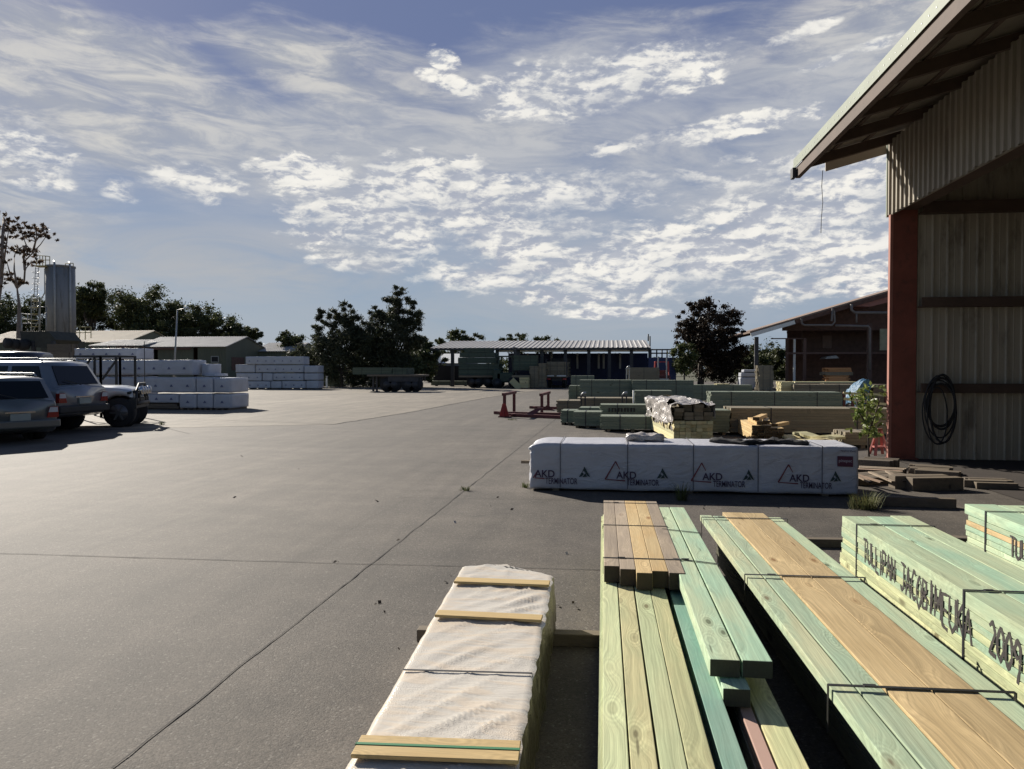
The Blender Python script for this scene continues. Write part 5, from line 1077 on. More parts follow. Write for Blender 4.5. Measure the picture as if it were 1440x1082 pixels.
m = MB(); m.tube([P(63, 378), P(63, 412), P(56, 424), P(56, 476)], .06, 8); m.build('downpipe', M['grey_steel'], r_)
m = MB()
for a_, b_ in [((28, 441), (56, 444)), ((30, 449), (56, 450)), ((30, 455), (56, 455)), ((39, 441), (39, 455)), ((31, 455), (31, 466)), ((44, 420), (44, 470)), ((55, 420), (55, 480)), ((65, 432), (65, 480)), ((55, 432), (65, 432)), ((55, 450), (65, 440)), ((44, 420), (55, 420)), ((44, 470), (55, 450)), ((30, 441), (30, 480))]: m.tube([P(*a_, -1.5), P(*b_, -1.5)], .04, 6)
m.build('stair_frame', M['grey_steel'], r_)
for k in range(5):
    m = MB(); a_ = P(46, 424+k*9, -1.5); m.box(a_.x, a_.x+.55, a_.y-.3, a_.y+.3, a_.z, a_.z+.04); m.build('tread', M['yellow_steel'], r_)
m = MB()
for a_, b_ in [((105, 460), (128, 460)), ((128, 460), (128, 476)), ((105, 468), (128, 468)), ((112, 460), (112, 478)), ((120, 460), (120, 478))]: m.tube([P(*a_, -1), P(*b_, -1)], .035, 6)
m.build('railing', M['yellow_steel'], r_)
# dark aggregate hopper in front of the silo
D = 60; a = DP(52, 518, D); r_ = thing('aggregate_hopper', 'dark hopper and drums below the silo behind the parked cars', 'hopper', (a.x, a.y, 0)); m = MB()
def Q(px, py): return DP(px, py, D)
m.prism([Q(28, 466), Q(68, 466), Q(78, 478), Q(64, 490), Q(45, 488), Q(30, 478)], (0, 3, 0)); m.build('bin', pm('hopper_paint', (.05, .05, .04), .8, var=.3), r_)
m = MB()
for x in (32, 47, 75): p = Q(x, 480); m.box(p.x-.12, p.x+.12, p.y-.1, p.y+.14, 0, p.z)
m.build('frame', M['dark_steel'], r_)
for k, x in enumerate((17, 27, 38)):
    p = Q(x, 483+k); m = MB(); m.disc(p+Vector((0, -.3, 0)), (0.3, 1, 0), .42, .5, 20); m.build('drum', M['black'], r_)
pack('concrete blocks in shade below the silo, left of the topmost white pack', 66, 96, 484, 500, 'bearer', Y=DP(80, 518, 52).y, strapn=0, z0=0.0, group='small items near the silo', name='concrete_block_stack', layers=6)
# ---------------------------------------------------------------- long open shed in the distance
Yl = G(760, 544.5).y; x0 = YP(606, 500, Yl).x; x1 = YP(915, 500, Yl).x; ze = YP(760, 490, Yl).z; zr = YP(760, 480, Yl+9).z
r_ = thing('open_shed', 'long low open shed with a pale ribbed roof across the far end of the yard', 'shed', ((x0+x1)/2, Yl+5, 0)); M['far_roof'] = pm('pale_ribbed_roof', (.34, .33, .33), .7, .1, var=.12, scale=.4)
L = math.hypot(9, zr-ze); v = Vector((0, 9, zr-ze)).normalized(); n = Vector((0, -v.z, v.y)); m = MB(); ribbed(m, (x0, Yl-.3, ze+.02), (1, 0, 0), x1-x0, v, lambda s_: L, .42, .045, n, 'trap'); m.obox((x0, Yl-.3, ze-.02), (x1-x0, 0, 0), v*L, n*.03); m.box(x0, x1, Yl+8.7, Yl+17, zr-.05, zr); m.build('roof', M['far_roof'], r_)
m = MB(); m.box(x0, x1, Yl-.36, Yl-.30, ze-.16, ze+.02); m.build('fascia', M['dark_steel'], r_)
for px in (636, 699, 728.5, 762, 795, 828, 857, 888, 914):
    m = MB(); x = YP(px, 510, Yl).x; m.box(x-.14, x+.14, Yl, Yl+.25, 0, ze-.1); m.build('post', M['dark_steel'], r_)
xq = YP(700, 510, Yl).x; M['navy'] = pm('navy_wall_sheet', (.03, .042, .11), .7, var=.25, scale=.5, stretch=(1, 1, .2))
m = MB(); m.box(xq, x1+.1, Yl+7, Yl+7.1, 0, ze-.32); m.build('back_wall', M['navy'], r_)
for px in (742, 776, 812, 842, 849, 872):
    m = MB(); x = YP(px, 510, Yl+7).x; m.box(x-.09, x+.09, Yl+6.85, Yl+6.98, 1.6, ze-.3); m.build('inner_post', M['grey_steel'], r_)
m = MB(); m.box(xq, x1, Yl+.27, Yl+.31, ze-.32, ze-.12); m.build('light_strip', M['white_paint'], r_)
for k, (a, b_) in enumerate([(606, 700)]):
    xa, xb = YP(a, 510, Yl+9).x, YP(b_, 510, Yl+9).x; m = MB(); m.box(xa, xb, Yl+10, Yl+10.1, 0, 1.9); m.build('low_wall', M['dark_in'], r_)
# pale roofed house seen through the left bays
D = 105; a = DP(625, 518, D); r_ = thing('distant_house', 'white roofed house seen through the open left bays of the long shed', 'house', (a.x, a.y, 0)); m = MB(); A_, B_ = DP(588, 518, D), DP(664, 518, D+2); z1, z2 = DP(600, 511, D).z, DP(600, 497, D).z
m.box(A_.x, B_.x, A_.y, A_.y+8, 0, z1); m.build('wall', pm('grey_wall', (.22, .22, .24), .8), r_); m = MB(); m.prism([(A_.x-.4, A_.y-.4, z1), (A_.x-.4, A_.y+8.4, z1), (A_.x-.4, A_.y+4, z2)], (B_.x-A_.x, 0, 0)); m.prism([(DP(604, 511, D).x, A_.y-2.4, z1), (DP(621, 511, D).x, A_.y-2.4, z1), (DP(619, 511, D).x, A_.y-2.4, z2+.4)], (0, 3, 0)); m.build('roof', M['white_paint'], r_)
pack('low green and pale packs along the foot of the dark wall at the left', 606, 660, 536, 544, 'far_green', Y=Yl+2, strapn=3, group='packs in the far shed', z0=0.0)
# navy container and railed deck at the right end
pack('navy site container beside the long open shed', 912, 951, 503, 546, 'navy', Y=Yl-1.5, strapn=0, layers=1, cols=1, depth=2.5, z0=0.0, name='site_container', group='small items at the far right end')
bpy.context.scene.objects['site_container']['category'] = 'container'
D = 66; a = DP(930, 518, D); r_ = thing('railed_deck', 'steel railing and posts on top of the navy container', 'railing', (a.x, a.y, DP(930, 503, D).z)); m = MB()
for a_, b_ in [((915, 492), (946, 492)), ((915, 497), (946, 497)), ((923.5, 491), (923.5, 503)), ((931, 491), (931, 503)), ((938, 491), (938, 503)), ((946, 490), (946, 503)), ((914, 473), (914, 503)), ((911.6, 470), (911.6, 480))]: m.tube([DP(*a_, D), DP(*b_, D)], .06, 6)
m.build('rail', M['dark_steel'], r_)
pack('brown timber pile on a rack in front of the navy container', 884, 926, 517, 550, 'far_brown', strapn=1, layers=6, group='small items at the far right end', jit=.08)
# red loader behind the packs
D = 55; a = DP(931, 518, D); r_ = thing('red_forklift', 'small red forklift parked between the brown pile and the dark tree', 'forklift', (a.x, a.y, 0)); k_ = D/FP
m = MB(); m.box(a.x-.6, a.x+.6, a.y-.2, a.y+1.4, .3, 1.15); m.box(a.x-.5, a.x+.5, a.y+.9, a.y+1.6, .3, 1.5); m.build('body', M['dark_red'], r_, bevel=.08)
m = MB(); 
for sx in (-.5, .5):
    m.beam((a.x+sx, a.y-.1, 1.1), (a.x+sx*.9, a.y+.1, 2.1), .07, .07); m.beam((a.x+sx, a.y+1.1, 1.1), (a.x+sx*.9, a.y+1.0, 2.1), .07, .07)
m.box(a.x-.5, a.x+.5, a.y+.05, a.y+1.05, 2.08, 2.14); m.build('overhead_guard', M['red_paint'], r_)
m = MB(); m.beam((a.x-.3, a.y-.35, .1), (a.x-.3, a.y-.35, 2.4), .08, .1); m.beam((a.x+.3, a.y-.35, .1), (a.x+.3, a.y-.35, 2.4), .08, .1); m.box(a.x-.45, a.x+.45, a.y-.42, a.y-.38, .4, .9); m.build('mast', M['grey_steel'], r_)
for sx in (-.6, .6):
    for yy_ in (.1, 1.2): m = MB(); m.disc((a.x+sx, a.y+yy_, .32), (1, 0, 0), .32, .2); m.build('wheel', M['black'], r_)
# ---------------------------------------------------------------- trailers and truck
def wheel_pair(root, x, y, r=.5, w=.35, ax=(0, 1, 0)):
    m = MB(); m.disc((x, y, r), ax, r, w, 22); o = m.build('wheel', M['black'], root); m = MB(); m.disc((x, y-w/2-.01, r), ax, r*.5, .03, 16); m.build('rim', M['dark_steel'], o)
Yt = G(560, 551.5).y; X = lambda px: YP(px, 530, Yt).x; Z = lambda py: YP(560, py, Yt).z
r_ = thing('flatbed_trailer', 'flatbed semi trailer standing on its legs with green timber on the deck', 'trailer', ((X(520)+X(592))/2, Yt+1.2, 0)); m = MB(); m.box(X(516), X(592), Yt, Yt+2.4, Z(529.5), Z(527)); m.build('deck', M['bearer'], r_)
m = MB(); m.box(X(524), X(590), Yt+.7, Yt+.85, Z(536), Z(529.6)); m.box(X(524), X(590), Yt+1.6, Yt+1.75, Z(536), Z(529.6)); m.box(X(545), X(591), Yt+.1, Yt+.2, Z(537), Z(530)); m.build('chassis', M['dark_steel'], r_)
for px in (543, 553, 573, 583):
    wheel_pair(r_, X(px), Yt+.3)
for px in (522, 527): m = MB(); m.box(X(px)-.06, X(px)+.06, Yt+.4, Yt+.55, 0, Z(529.6)); m.box(X(px)-.16, X(px)+.16, Yt+.3, Yt+.65, 0, .04); m.build('landing_leg', M['dark_steel'], r_)
m = MB(); m.box(X(588), X(591), Yt+.05, Yt+.09, .3, Z(531)); m.build('mud_flap', M['black'], r_)
def deckload(label, a, b_, t1, t2, Y, mat, dep=2.2, group='timber loaded on the trailers'):
    pm_ = (a+b_)/2; return pack(label, a, b_, t1, t2, mat, Y=Y+.1, depth=dep, strapn=2, onb=False, z0=YP(pm_, t2, Y+.1).z, group=group)
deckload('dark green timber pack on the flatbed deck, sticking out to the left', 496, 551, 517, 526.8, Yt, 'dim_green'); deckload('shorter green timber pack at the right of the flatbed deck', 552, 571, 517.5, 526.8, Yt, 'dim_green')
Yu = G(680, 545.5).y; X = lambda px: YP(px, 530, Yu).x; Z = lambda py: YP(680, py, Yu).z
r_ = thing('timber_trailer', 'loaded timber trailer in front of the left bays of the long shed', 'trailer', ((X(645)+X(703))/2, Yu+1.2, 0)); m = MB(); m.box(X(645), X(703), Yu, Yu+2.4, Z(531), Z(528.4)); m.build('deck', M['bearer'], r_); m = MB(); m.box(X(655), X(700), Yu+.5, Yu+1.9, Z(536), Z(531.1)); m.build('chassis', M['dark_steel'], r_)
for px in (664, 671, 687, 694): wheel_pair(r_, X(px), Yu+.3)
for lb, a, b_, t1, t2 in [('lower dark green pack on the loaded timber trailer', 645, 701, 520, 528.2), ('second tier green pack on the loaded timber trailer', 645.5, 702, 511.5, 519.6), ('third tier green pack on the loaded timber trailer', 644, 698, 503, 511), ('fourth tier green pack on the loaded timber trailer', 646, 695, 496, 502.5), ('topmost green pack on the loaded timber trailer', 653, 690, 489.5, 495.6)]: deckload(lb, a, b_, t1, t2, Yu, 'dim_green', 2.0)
# forklift with raised green load
a = G(713, 546); r_ = thing('green_forklift', 'dark green forklift standing right of the loaded timber trailer', 'forklift', tuple(a)); x, y = a.x, a.y
M['dgreen'] = pm('dark_green_machine', (.025, .045, .03), .5, var=.3)
m = MB(); m.box(x-.9, x+.5, y, y+1.5, .45, 1.3); m.box(x-1.2, x-.5, y, y+1.5, .4, 1.6); m.build('body', M['dgreen'], r_, bevel=.1)
m = MB()
for sx, sy in ((-.8, .1), (-.8, 1.4), (.5, .1), (.5, 1.4)): m.beam((x+sx, y+sy, 1.2), (x+sx*.8, y+sy, 2.6), .08, .08)
m.box(x-.8, x+.6, y, y+1.5, 2.58, 2.68); m.build('cab', M['dgreen'], r_)
m = MB(); m.beam((x+.8, y+.4, .2), (x+.55, y+.4, 3.4), .12, .16); m.beam((x+.8, y+1.1, .2), (x+.55, y+1.1, 3.4), .12, .16); m.beam((x+.7, y+.3, 1.8), (x+1.8, y+.3, 1.85), .1, .08); m.build('mast', M['dark_steel'], r_)
for sx, rr_ in ((-.8, .4), (.6, .5)):
    for yy_ in (.05, 1.45): wheel_pair(r_, x+sx, y+yy_, rr_, .3)
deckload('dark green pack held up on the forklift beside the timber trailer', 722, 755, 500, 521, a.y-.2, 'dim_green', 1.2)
# pale leaning board and pale pack, brown stack
m = MB(); p, q = G(731, 547), YP(719, 534.5, G(731, 547).y); m.beam(p+Vector((0, 0, .03)), q, .5, .06, (0, 1, 0)); tag(m.build('leaning_board', M['far_pale']), 'pale board leaning against the sunlit pack end by the forklift', 'board')
pack('pale sunlit pack end standing between the forklift and the brown stack', 730.5, 743, 531, 547, 'far_pale', strapn=0, group='packs by the loaded truck'); pack('dark boards lying on the pale pack end behind it', 720, 743.5, 528, 531, 'far_brown', Y=G(737, 547).y+.3, strapn=0, onb=False, layers=1, group='packs by the loaded truck')
pack('tall brown timber stack left of the loaded truck', 745, 757, 515, 546.5, 'far_brown', strapn=1, group='packs by the loaded truck', jit=.05); pack('taller brown stack with a torn pale cover, touching the loaded truck', 757.5, 767, 511, 546.5, 'far_brown', strapn=1, group='packs by the loaded truck', jit=.05)
Yv = G(782, 546).y; X = lambda px: YP(px, 530, Yv).x; Z = lambda py: YP(782, py, Yv).z
r_ = thing('flatbed_truck', 'flatbed truck seen from behind with a mixed load, right of the brown stacks', 'truck', (X(782), Yv+3, 0)); m = MB(); m.box(X(767), X(798), Yv, Yv+6, Z(531), Z(528.6)); m.build('tray', M['bearer'], r_); m = MB(); m.box(X(769), X(779), Yv-.03, Yv-.005, Z(529.6), Z(528)); m.box(X(783), X(796), Yv-.03, Yv-.005, Z(529.6), Z(528)); m.build('rear_bar', M['white_paint'], r_)
m = MB(); m.box(X(775), X(790), Yv+.3, Yv+6, Z(536), Z(531.1)); m.build('chassis', M['dark_steel'], r_)
for px in (771, 773.5, 791, 793.5): m = MB(); m.disc((X(px), Yv+1.2, .48), (1, 0, 0), .48, .14); m.build('wheel', M['black'], r_)
for px in (768, 797): m = MB(); m.box(X(px)-.04, X(px)+.04, Yv+.02, Yv+.08, Z(531), Z(505)); m.build('stake', M['dark_steel'], r_)
m = MB(); m.box(X(768), X(798), Yv+5.6, Yv+5.7, Z(529), Z(503)); m.build('headboard', M['dark_steel'], r_)
for k in range(2): m = MB(); xx = X(772 if k == 0 else 794); m.box(xx-.15, xx+.15, Yv-.02, Yv-.004, Z(534.5), Z(532)); m.build('tail_light', M['red_paint'], r_)
pack('mixed brown timber load on the flatbed truck', 769, 797, 509, 528.4, 'far_brown', Y=Yv+.3, depth=4, strapn=3, onb=False, z0=Z(528.5), jit=.07, layers=8, cols=7, group='timber loaded on the trailers')
# ---------------------------------------------------------------- second shed on the right
Ys = G(1150, 549).y; S = lambda px, py, dy=0: YP(px, py, Ys+dy)
r_ = thing('gabled_shed', 'brown open fronted shed with a long sloping roof beyond the green packs', 'shed', (S(1150, 549).x, Ys, 0)); M['roof_edge'] = pm('rusty_roof_sheet', (.24, .17, .13), .7, var=.25)
pA, pB = S(1053, 469), S(1250, 411); pB = pA.lerp(pB, 2.0); n = Vector((-(pB-pA).z, 0, (pB-pA).x)).normalized()
m = MB(); m.obox(pA-Vector((0, .6, 0)), pB-pA, (0, 26, 0), n*.12); m.build('roof', M['roof_edge'], r_)
m = MB(); q_ = pA-Vector((0, .62, 0))-n*.30; m.obox(q_+(pB-pA)*.16, (pB-pA)*.84, (0, .1, 0), n*.28); m.build('barge_board', M['brown_wall'], r_)
m = MB(); m.obox(q_, (pB-pA)*.158, (0, .1, 0), n*.28); m.build('sunlit_barge_end', M['white_paint'], r_)  # white stands in for sunlight on the eave end of the barge
m = MB()
for k in range(9): m.obox(pA+(pB-pA)*(.03+k*.055)-n*.22, (pB-pA).normalized()*.08, (0, 24, 0), n*.18)
m.build('purlin', M['brown_wall'], r_)
def roofz(x): return pA.z+(x-pA.x)*(pB.z-pA.z)/(pB.x-pA.x)
m = MB(); xa, xb = S(1107, 478, 14).x, pB.x; m.prism([(xa, Ys+14, 0), (xb, Ys+14, 0), (xb, Ys+14, roofz(xb)-.05), (xa, Ys+14, roofz(xa)-.05)], (0, .1, 0)); m.build('back_wall', M['brown_wall'], r_)
m = MB(); xa, xb = S(1100, 478, 3).x, pB.x; m.prism([(xa, Ys+3, roofz(xa)-.6), (xb, Ys+3, roofz(xa)-.6), (xb, Ys+3, roofz(xb)-.25), (xa, Ys+3, roofz(xa)-.25)], (0, .08, 0)); m.build('gable_infill', M['brown_wall'], r_)
m = MB(); a_ = S(1150, 500, 6); m.box(S(1128, 500, 6).x, S(1400, 500, 6).x, Ys+6, Ys+6.1, S(1200, 497, 6).z, S(1200, 462, 6).z); m.build('loft_wall', pm('loft_boards', (.08, .045, .034), .8, var=.35), r_)
m = MB(); a_, b_ = S(1157, 0), S(1170, 0); m.box(S(1157, 475, 5.9).x, S(1170, 475, 5.9).x, Ys+5.95, Ys+5.98, S(1160, 490, 5.9).z, S(1160, 472, 5.9).z); m.build('notice_panel', pm('brown_panel', (.14, .09, .07), .7), r_)
M['rust'] = pm('rusty_brown_steel', (.11, .06, .045), .7, var=.2)
for px, t1, w_, mt, dy in [(1064, 474, .14, 'dark_steel', 0), (1107, 476, .10, 'rust', 2), (1117.5, 476, .07, 'white_paint', 1), (1132, 476, .10, 'rust', 0), (1223, 455, .16, 'rust', 0)]:
    m = MB(); x = S(px, 500, dy).x; m.box(x-w_, x+w_, Ys+dy, Ys+dy+.2, 0, S(px, t1, dy).z); m.build('post', M[mt], r_)
m = MB(); m.box(S(1107, 497).x, S(1300, 497).x, Ys-.02, Ys+.16, S(1200, 498).z, S(1200, 495.5).z); m.box(S(1085, 476).x, S(1133, 476).x, Ys+.2, Ys+.3, S(1100, 477).z, S(1100, 475.5).z); m.build('rail_beam', M['rust'], r_)
m = MB(); m.tube([S(1127, 448, -.8), S(1127.5, 455, -.8), S(1131, 457.5, -.8), S(1170, 457.5, -.8), S(1174, 453, -.8), S(1173, 438, -.8), S(1171, 434, -.8), S(1169.5, 452, -.8)], .075, 8, False); m.tube([S(1175, 458, -.8), S(1221, 459, -.8), S(1223, 462, -.8), S(1223, 520, -.8)], .085, 8); m.tube([S(1197.5, 428, -.8), S(1197.5, 436, -.8), S(1202, 440, -.8), S(1250, 440, -.8)], .10, 8); m.tube([S(1204.5, 440, -.8), S(1204.5, 454, -.8)], .06, 6); m.build('pipe', pm('dusty_pipe', (.20, .17, .15), .7, var=.2), r_)
m = MB(); m.prism([S(1202, 431, -.5), S(1250, 417, -.5), S(1250, 425, -.5), S(1224, 431.5, -.5)], (0, 3, 0)); m.build('side_roof', M['pink_steel'], r_)
m = MB(); m.box(S(1237, 463, -.3).x, S(1250, 463, -.3).x, Ys-.4, Ys-.3, S(1240, 493).z, S(1240, 463).z); m.build('pale_panel', pm('pale_panel', (.30, .28, .18), .7, var=.2), r_)
m = MB(); m.prism([S(1160, 505, 2), S(1163, 502, 2), S(1176, 500, 2), S(1180, 504, 2)], (0, 1.5, 0)); m.build('lamp_hood', M['grey_steel'], r_)
M['orange_x'] = wood('orange_sawn_timber', (.50, .24, .10), (.56, .30, .13), (.46, .22, .10), (.25, .12, .05), axis='X', grain=.4, knots=.3, tint=.2)
def Sz(py): return YP(1180, py, Ys-3).z
pack('upper bundle of orange timber stored in the second shed', 1162, 1196, 517.3, 523.4, 'orange_x', Y=Ys-3, strapn=0, onb=False, z0=Sz(523.4), group='orange timber in the second shed', layers=3, jit=.15)
pack('dark timber bundle between the two orange bundles in the second shed', 1160, 1198, 523.5, 528, 'far_brown', Y=Ys-3, strapn=0, onb=False, z0=Sz(528), group='orange timber in the second shed', layers=2, jit=.1)
pack('lower bundle of orange timber stored in the second shed', 1164, 1193, 528.2, 536.3, 'orange_x', Y=Ys-3, strapn=0, onb=False, z0=Sz(536.3), group='orange timber in the second shed', layers=4, jit=.12)
pack('dark timber stack carrying the orange bundles in the second shed', 1158, 1200, 536.5, 551, 'far_brown', Y=Ys-3, strapn=1, z0=0.0, group='orange timber in the second shed', layers=6)
pack('grey brown timber rack pile left of the second shed posts', 1066, 1087, 514, 550, 'far_brown', strapn=2, layers=9, jit=.06, group='piles left of the second shed'); 
YQ = G(1055, 549).y
for lb, t1, t2, a, b_, mt in [('white wrapped bundle on top of the pile by the shed eave post', 519.5, 523.5, 1046, 1066, 'white_wrap'), ('blue white wrapped bundle in the middle of the pile by the shed eave post', 524, 530, 1042, 1064, 'white_wrap'), ('pale wrapped bundle low in the pile by the shed eave post', 530.5, 548, 1041, 1063, 'white_wrap')]:
    wpack(lb, a, b_, t1, t2, YQ, 1.2, 'wrapped bundles by the eave post', False)
# clutter along the dark rack: pale board ends
rk = pack('dark rack of offcuts with pale board ends right of the pale yellow pack end', 1118, 1204, 540, 552, 'bearer', Y=G(1160, 556).y+.8, strapn=0, layers=5, jit=.1, onb=False, group='racks before the second shed')
m = MB(); random.seed(12); Yr = G(1160, 556).y+.5
for k in range(26):
    px = random.uniform(1120, 1200); py = random.uniform(541, 550); a = YP(px, py, Yr-.1); w_ = random.uniform(.08, .3); m.box(a.x, a.x+w_, a.y-random.uniform(0, .2), a.y+.5, a.z, a.z+random.uniform(.03, .08))
m.build('board_end', M['far_pale'], rk[0])
m = MB(); a, b_ = YP(1117, 538, Yr), YP(1204, 538, Yr); m.box(a.x, b_.x, Yr-.2, Yr+.6, a.z-.03, a.z+.05); tag(m.build('timber_board', M['far_pale']), 'long pale sunlit board lying along the top of the dark rack', 'board')
# blue tarpaulin
a = G(1212, 590); Yb = a.y; r_ = thing('tarpaulin_heap', 'blue tarpaulin draped over a heap behind the sapling', 'tarpaulin', (YP(1212, 560, Yb).x, Yb, 0)); m = MB(); NI = 22; m_ = []
prof = [(1203, 568), (1202, 558), (1205, 549), (1209, 541), (1215, 535), (1221, 533), (1224, 541), (1222, 553), (1224, 568)]
vs = []
for j in range(13):
    for i, (x, y) in enumerate(prof):
        f_ = j/12; p = YP(x, y, Yb); p2 = Vector((p.x*(1-.0)+.05*noise.noise(Vector((i*.9, j*.7, 1))), Yb+f_*1.4, max(.02, p.z*(1-.5*abs(f_-.4)*f_))))
        p2 += Vector((noise.noise(p2*4)*.06, noise.noise(p2*5+Vector((3, 0, 0)))*.12, noise.noise(p2*6)*.05)); vs.append(p2)
n_ = len(prof); m.add(vs, [(j*n_+i, j*n_+i+1, (j+1)*n_+i+1, (j+1)*n_+i) for j in range(12) for i in range(n_-1)]); m.add([vs[i] for i in range(n_)]+[(vs[0].x, Yb, 0), (vs[n_-1].x, Yb, 0)], [tuple(range(n_))+(n_+1, n_)])
M['tarp'] = wrapmat('blue_tarpaulin', (.05, .15, .26), .8, False, .2, .5); m.build('sheet', M['tarp'], r_)
pack('timber heap under and beside the blue tarpaulin', 1222, 1247, 541, 590, 'bearer', Y=Yb+.1, strapn=0, layers=9, group='heap by the sapling', jit=.16, z0=0.0)
for k, (px, py, px2, py2, lb) in enumerate([(1186, 553, 1246, 556, 'pale rail of the rack beside the blue tarpaulin, upper one'), (1186, 561, 1246, 569, 'pale rail of the rack beside the blue tarpaulin, lower one')]):
    m = MB(); m.beam(YP(px, py, Yb-.3), YP(px2, py2, Yb-.3), .06, .08); tag(m.build('rack_rail', M['far_pale']), lb, 'rail', 'rack rails by the tarpaulin')
m = MB()
for px in (1187, 1199, 1246): a_ = YP(px, 552, Yb-.25); m.box(a_.x-.04, a_.x+.04, Yb-.3, Yb-.22, 0, a_.z)
rr_ = m.build('rack_upright', M['dark_red']); tag(rr_, 'dark red uprights of the rack beside the blue tarpaulin', 'rack')
# ---------------------------------------------------------------- parked cars
M['glass'] = pm('car_glass', (.010, .012, .015), .05, 0, var=.05, spec=.3); M['rim'] = pm('alloy_rim', (.10, .10, .105), .4, .6); M['tyre'] = pm('tyre', (.016, .016, .017), .85); M['chrome'] = pm('chrome', (.6, .6, .6), .15, 1.0, var=.02); M['lamp_red'] = pm('red_lamp_lens', (.28, .02, .015), .15, var=.05); M['lamp_clear'] = pm('clear_lamp_lens', (.55, .55, .55), .1, var=.05); M['plate'] = pm('number_plate', (.30, .33, .30), .5); M['plastic'] = pm('black_trim', (.02, .02, .02), .6)
def paint(name, col, metal=.4): return pm(name, col, .28, metal, var=.04, coat=.6)
def car(name, label, loc, ang, L, Wd, Ht, clear, belt, hood, xrb, xrr, xrf, xwb, wr_, wx, col, trim_lower=None, cat='car', tail=True, rails=True, spare=False, fat=.24, round_=.05):
    root = thing(name, label, cat, tuple(loc), ang, 'parked cars on the left'); w = Wd/2; m = MB(); N = 64; secs = []
    for i in range(N+1):
        x = L*i/N; e = min(x, L-x); k = 1-.16*max(0, 1-e/.45)**2.2; kz = 1-.10*max(0, 1-e/.25)**2
        top = belt if x < xwb-.1 else belt+(hood-belt)*min(1, (x-xwb+.1)/(L-xwb-.15))**1.0
        if x > L-.5: top -= .10*((x-L+.5)/.5)**2
        lo = clear+.10*max(0, 1-e/.3)
        for c_ in wx:
            ra = wr_*1.17; 
            if abs(x-c_) < ra: lo = max(lo, wr_+math.sqrt(ra*ra-(x-c_)**2))
        ww = w*k; lo = min(lo, top-.12); mid = lo+(top-lo)*.5
        secs.append([(0, lo), (ww*.9, lo), (ww*.985, min(lo+.05, mid)), (ww, mid), (ww*.99, top-.12*(top-lo)), (ww*.955, top-.02), (ww*.90, top+.004), (ww*.5, top+.03), (0, top+.04)])
    ns = len(secs[0]); vs = []
    for i, sct in enumerate(secs):
        x = L*i/N; ring = [(x, y, z) for y, z in sct]+[(x, -y, z) for y, z in sct[-2:0:-1]]; vs += ring
    nr = 2*ns-2; fs = []
    for i in range(N):
        for j in range(nr): fs.append((i*nr+j, (i+1)*nr+j, (i+1)*nr+(j+1) % nr, i*nr+(j+1) % nr))
    fs += [tuple(range(nr)), tuple(range(N*nr, (N+1)*nr))[::-1]]; m.add(vs, fs, smooth=True)
    # cabin
    b0, b1 = belt-.01, Ht; wb, wt = w*.93, w*.77; gx = lambda t_, a, b_: a+(b_-a)*t_
    rows = [(0, 0), (.5, .5), (.88, .90), (1, 1)]; vs = []; nn = 12
    def ringc(t_, shrink=0):
        xr_, xf_ = gx(t_, xrb, xrr), gx(t_, xwb, xrf); ww = gx(t_, wb, wt); z = gx(t_, b0, b1)-.0
        if shrink: xr_ += shrink; xf_ -= shrink; ww -= shrink
        pts = []
        for (a_, s_) in [(0, -1), (.12, -1), (.5, -1), (.88, -1), (1, -1)]: pts.append((xr_+(xf_-xr_)*a_, -ww if 0 < a_ < 1 else -ww*.95, z))
        pts += [(xf_+.03, 0, z)]
        for a_ in (1, .88, .5, .12, 0): pts.append((xr_+(xf_-xr_)*a_, ww if 0 < a_ < 1 else ww*.95, z))
        pts += [(xr_-.03, 0, z)]; return pts
    R_ = [ringc(0), ringc(.5), ringc(.93)]; r3_ = ringc(1, .06); R_.append([(x, y, z+.0) for x, y, z in r3_]); r4_ = ringc(1, .25); R_.append([(x, y, z+.03) for x, y, z in r4_])
    for r in R_: vs += r
    nn = len(R_[0]); fs = []
    for i in range(len(R_)-1):
        for j in range(nn): fs.append((i*nn+j, i*nn+(j+1) % nn, (i+1)*nn+(j+1) % nn, (i+1)*nn+j))
    fs.append(tuple(range(4*nn, 5*nn))); m.add(vs, fs, smooth=True)
    o = m.build('body', col, root, local=True); me = o.data; bm = bmesh.new(); bm.from_mesh(me); bmesh.ops.recalc_face_normals(bm, faces=bm.faces); bm.to_mesh(me); bm.free()
    for e_ in me.edges: pass
    # windows
    def quad(p00, p10, p11, p01, u0, u1, v0, v1, nrm, nm='window', mt='glass', off=.012):
        f = lambda u, v: (Vector(p00)*(1-u)+Vector(p10)*u)*(1-v)+(Vector(p01)*(1-u)+Vector(p11)*u)*v
        m = MB(); m.prism([f(u0, v0)+nrm*off, f(u1, v0)+nrm*off, f(u1, v1)+nrm*off, f(u0, v1)+nrm*off], -nrm*.02); return m.build(nm, M[mt], root, local=True, bevel=.006)
    for s_ in (-1, 1):
        p00, p10, p11, p01 = (xrb, s_*wb, b0), (xwb, s_*wb, b0), (xrf, s_*wt, b1), (xrr, s_*wt, b1); nrm = (Vector(p10)-Vector(p00)).cross(Vector(p01)-Vector(p00)).normalized(); nrm = nrm if nrm.y*s_ > 0 else -nrm
        for u0, u1 in ((.07, .33), (.37, .64), (.68, .93)): quad(p00, p10, p11, p01, u0, u1, .12, .84, nrm)
    p00, p10, p11, p01 = (xrb-.02, -wb*.95, b0), (xrb-.02, wb*.95, b0), (xrr-.02, wt*.95, b1), (xrr-.02, -wt*.95, b1); nrm = (Vector(p10)-Vector(p00)).cross(Vector(p01)-Vector(p00)).normalized(); nrm = nrm if nrm.x < 0 else -nrm
    quad(p00, p10, p11, p01, .08, .92, .12, .84, nrm, 'rear_window', off=.02)
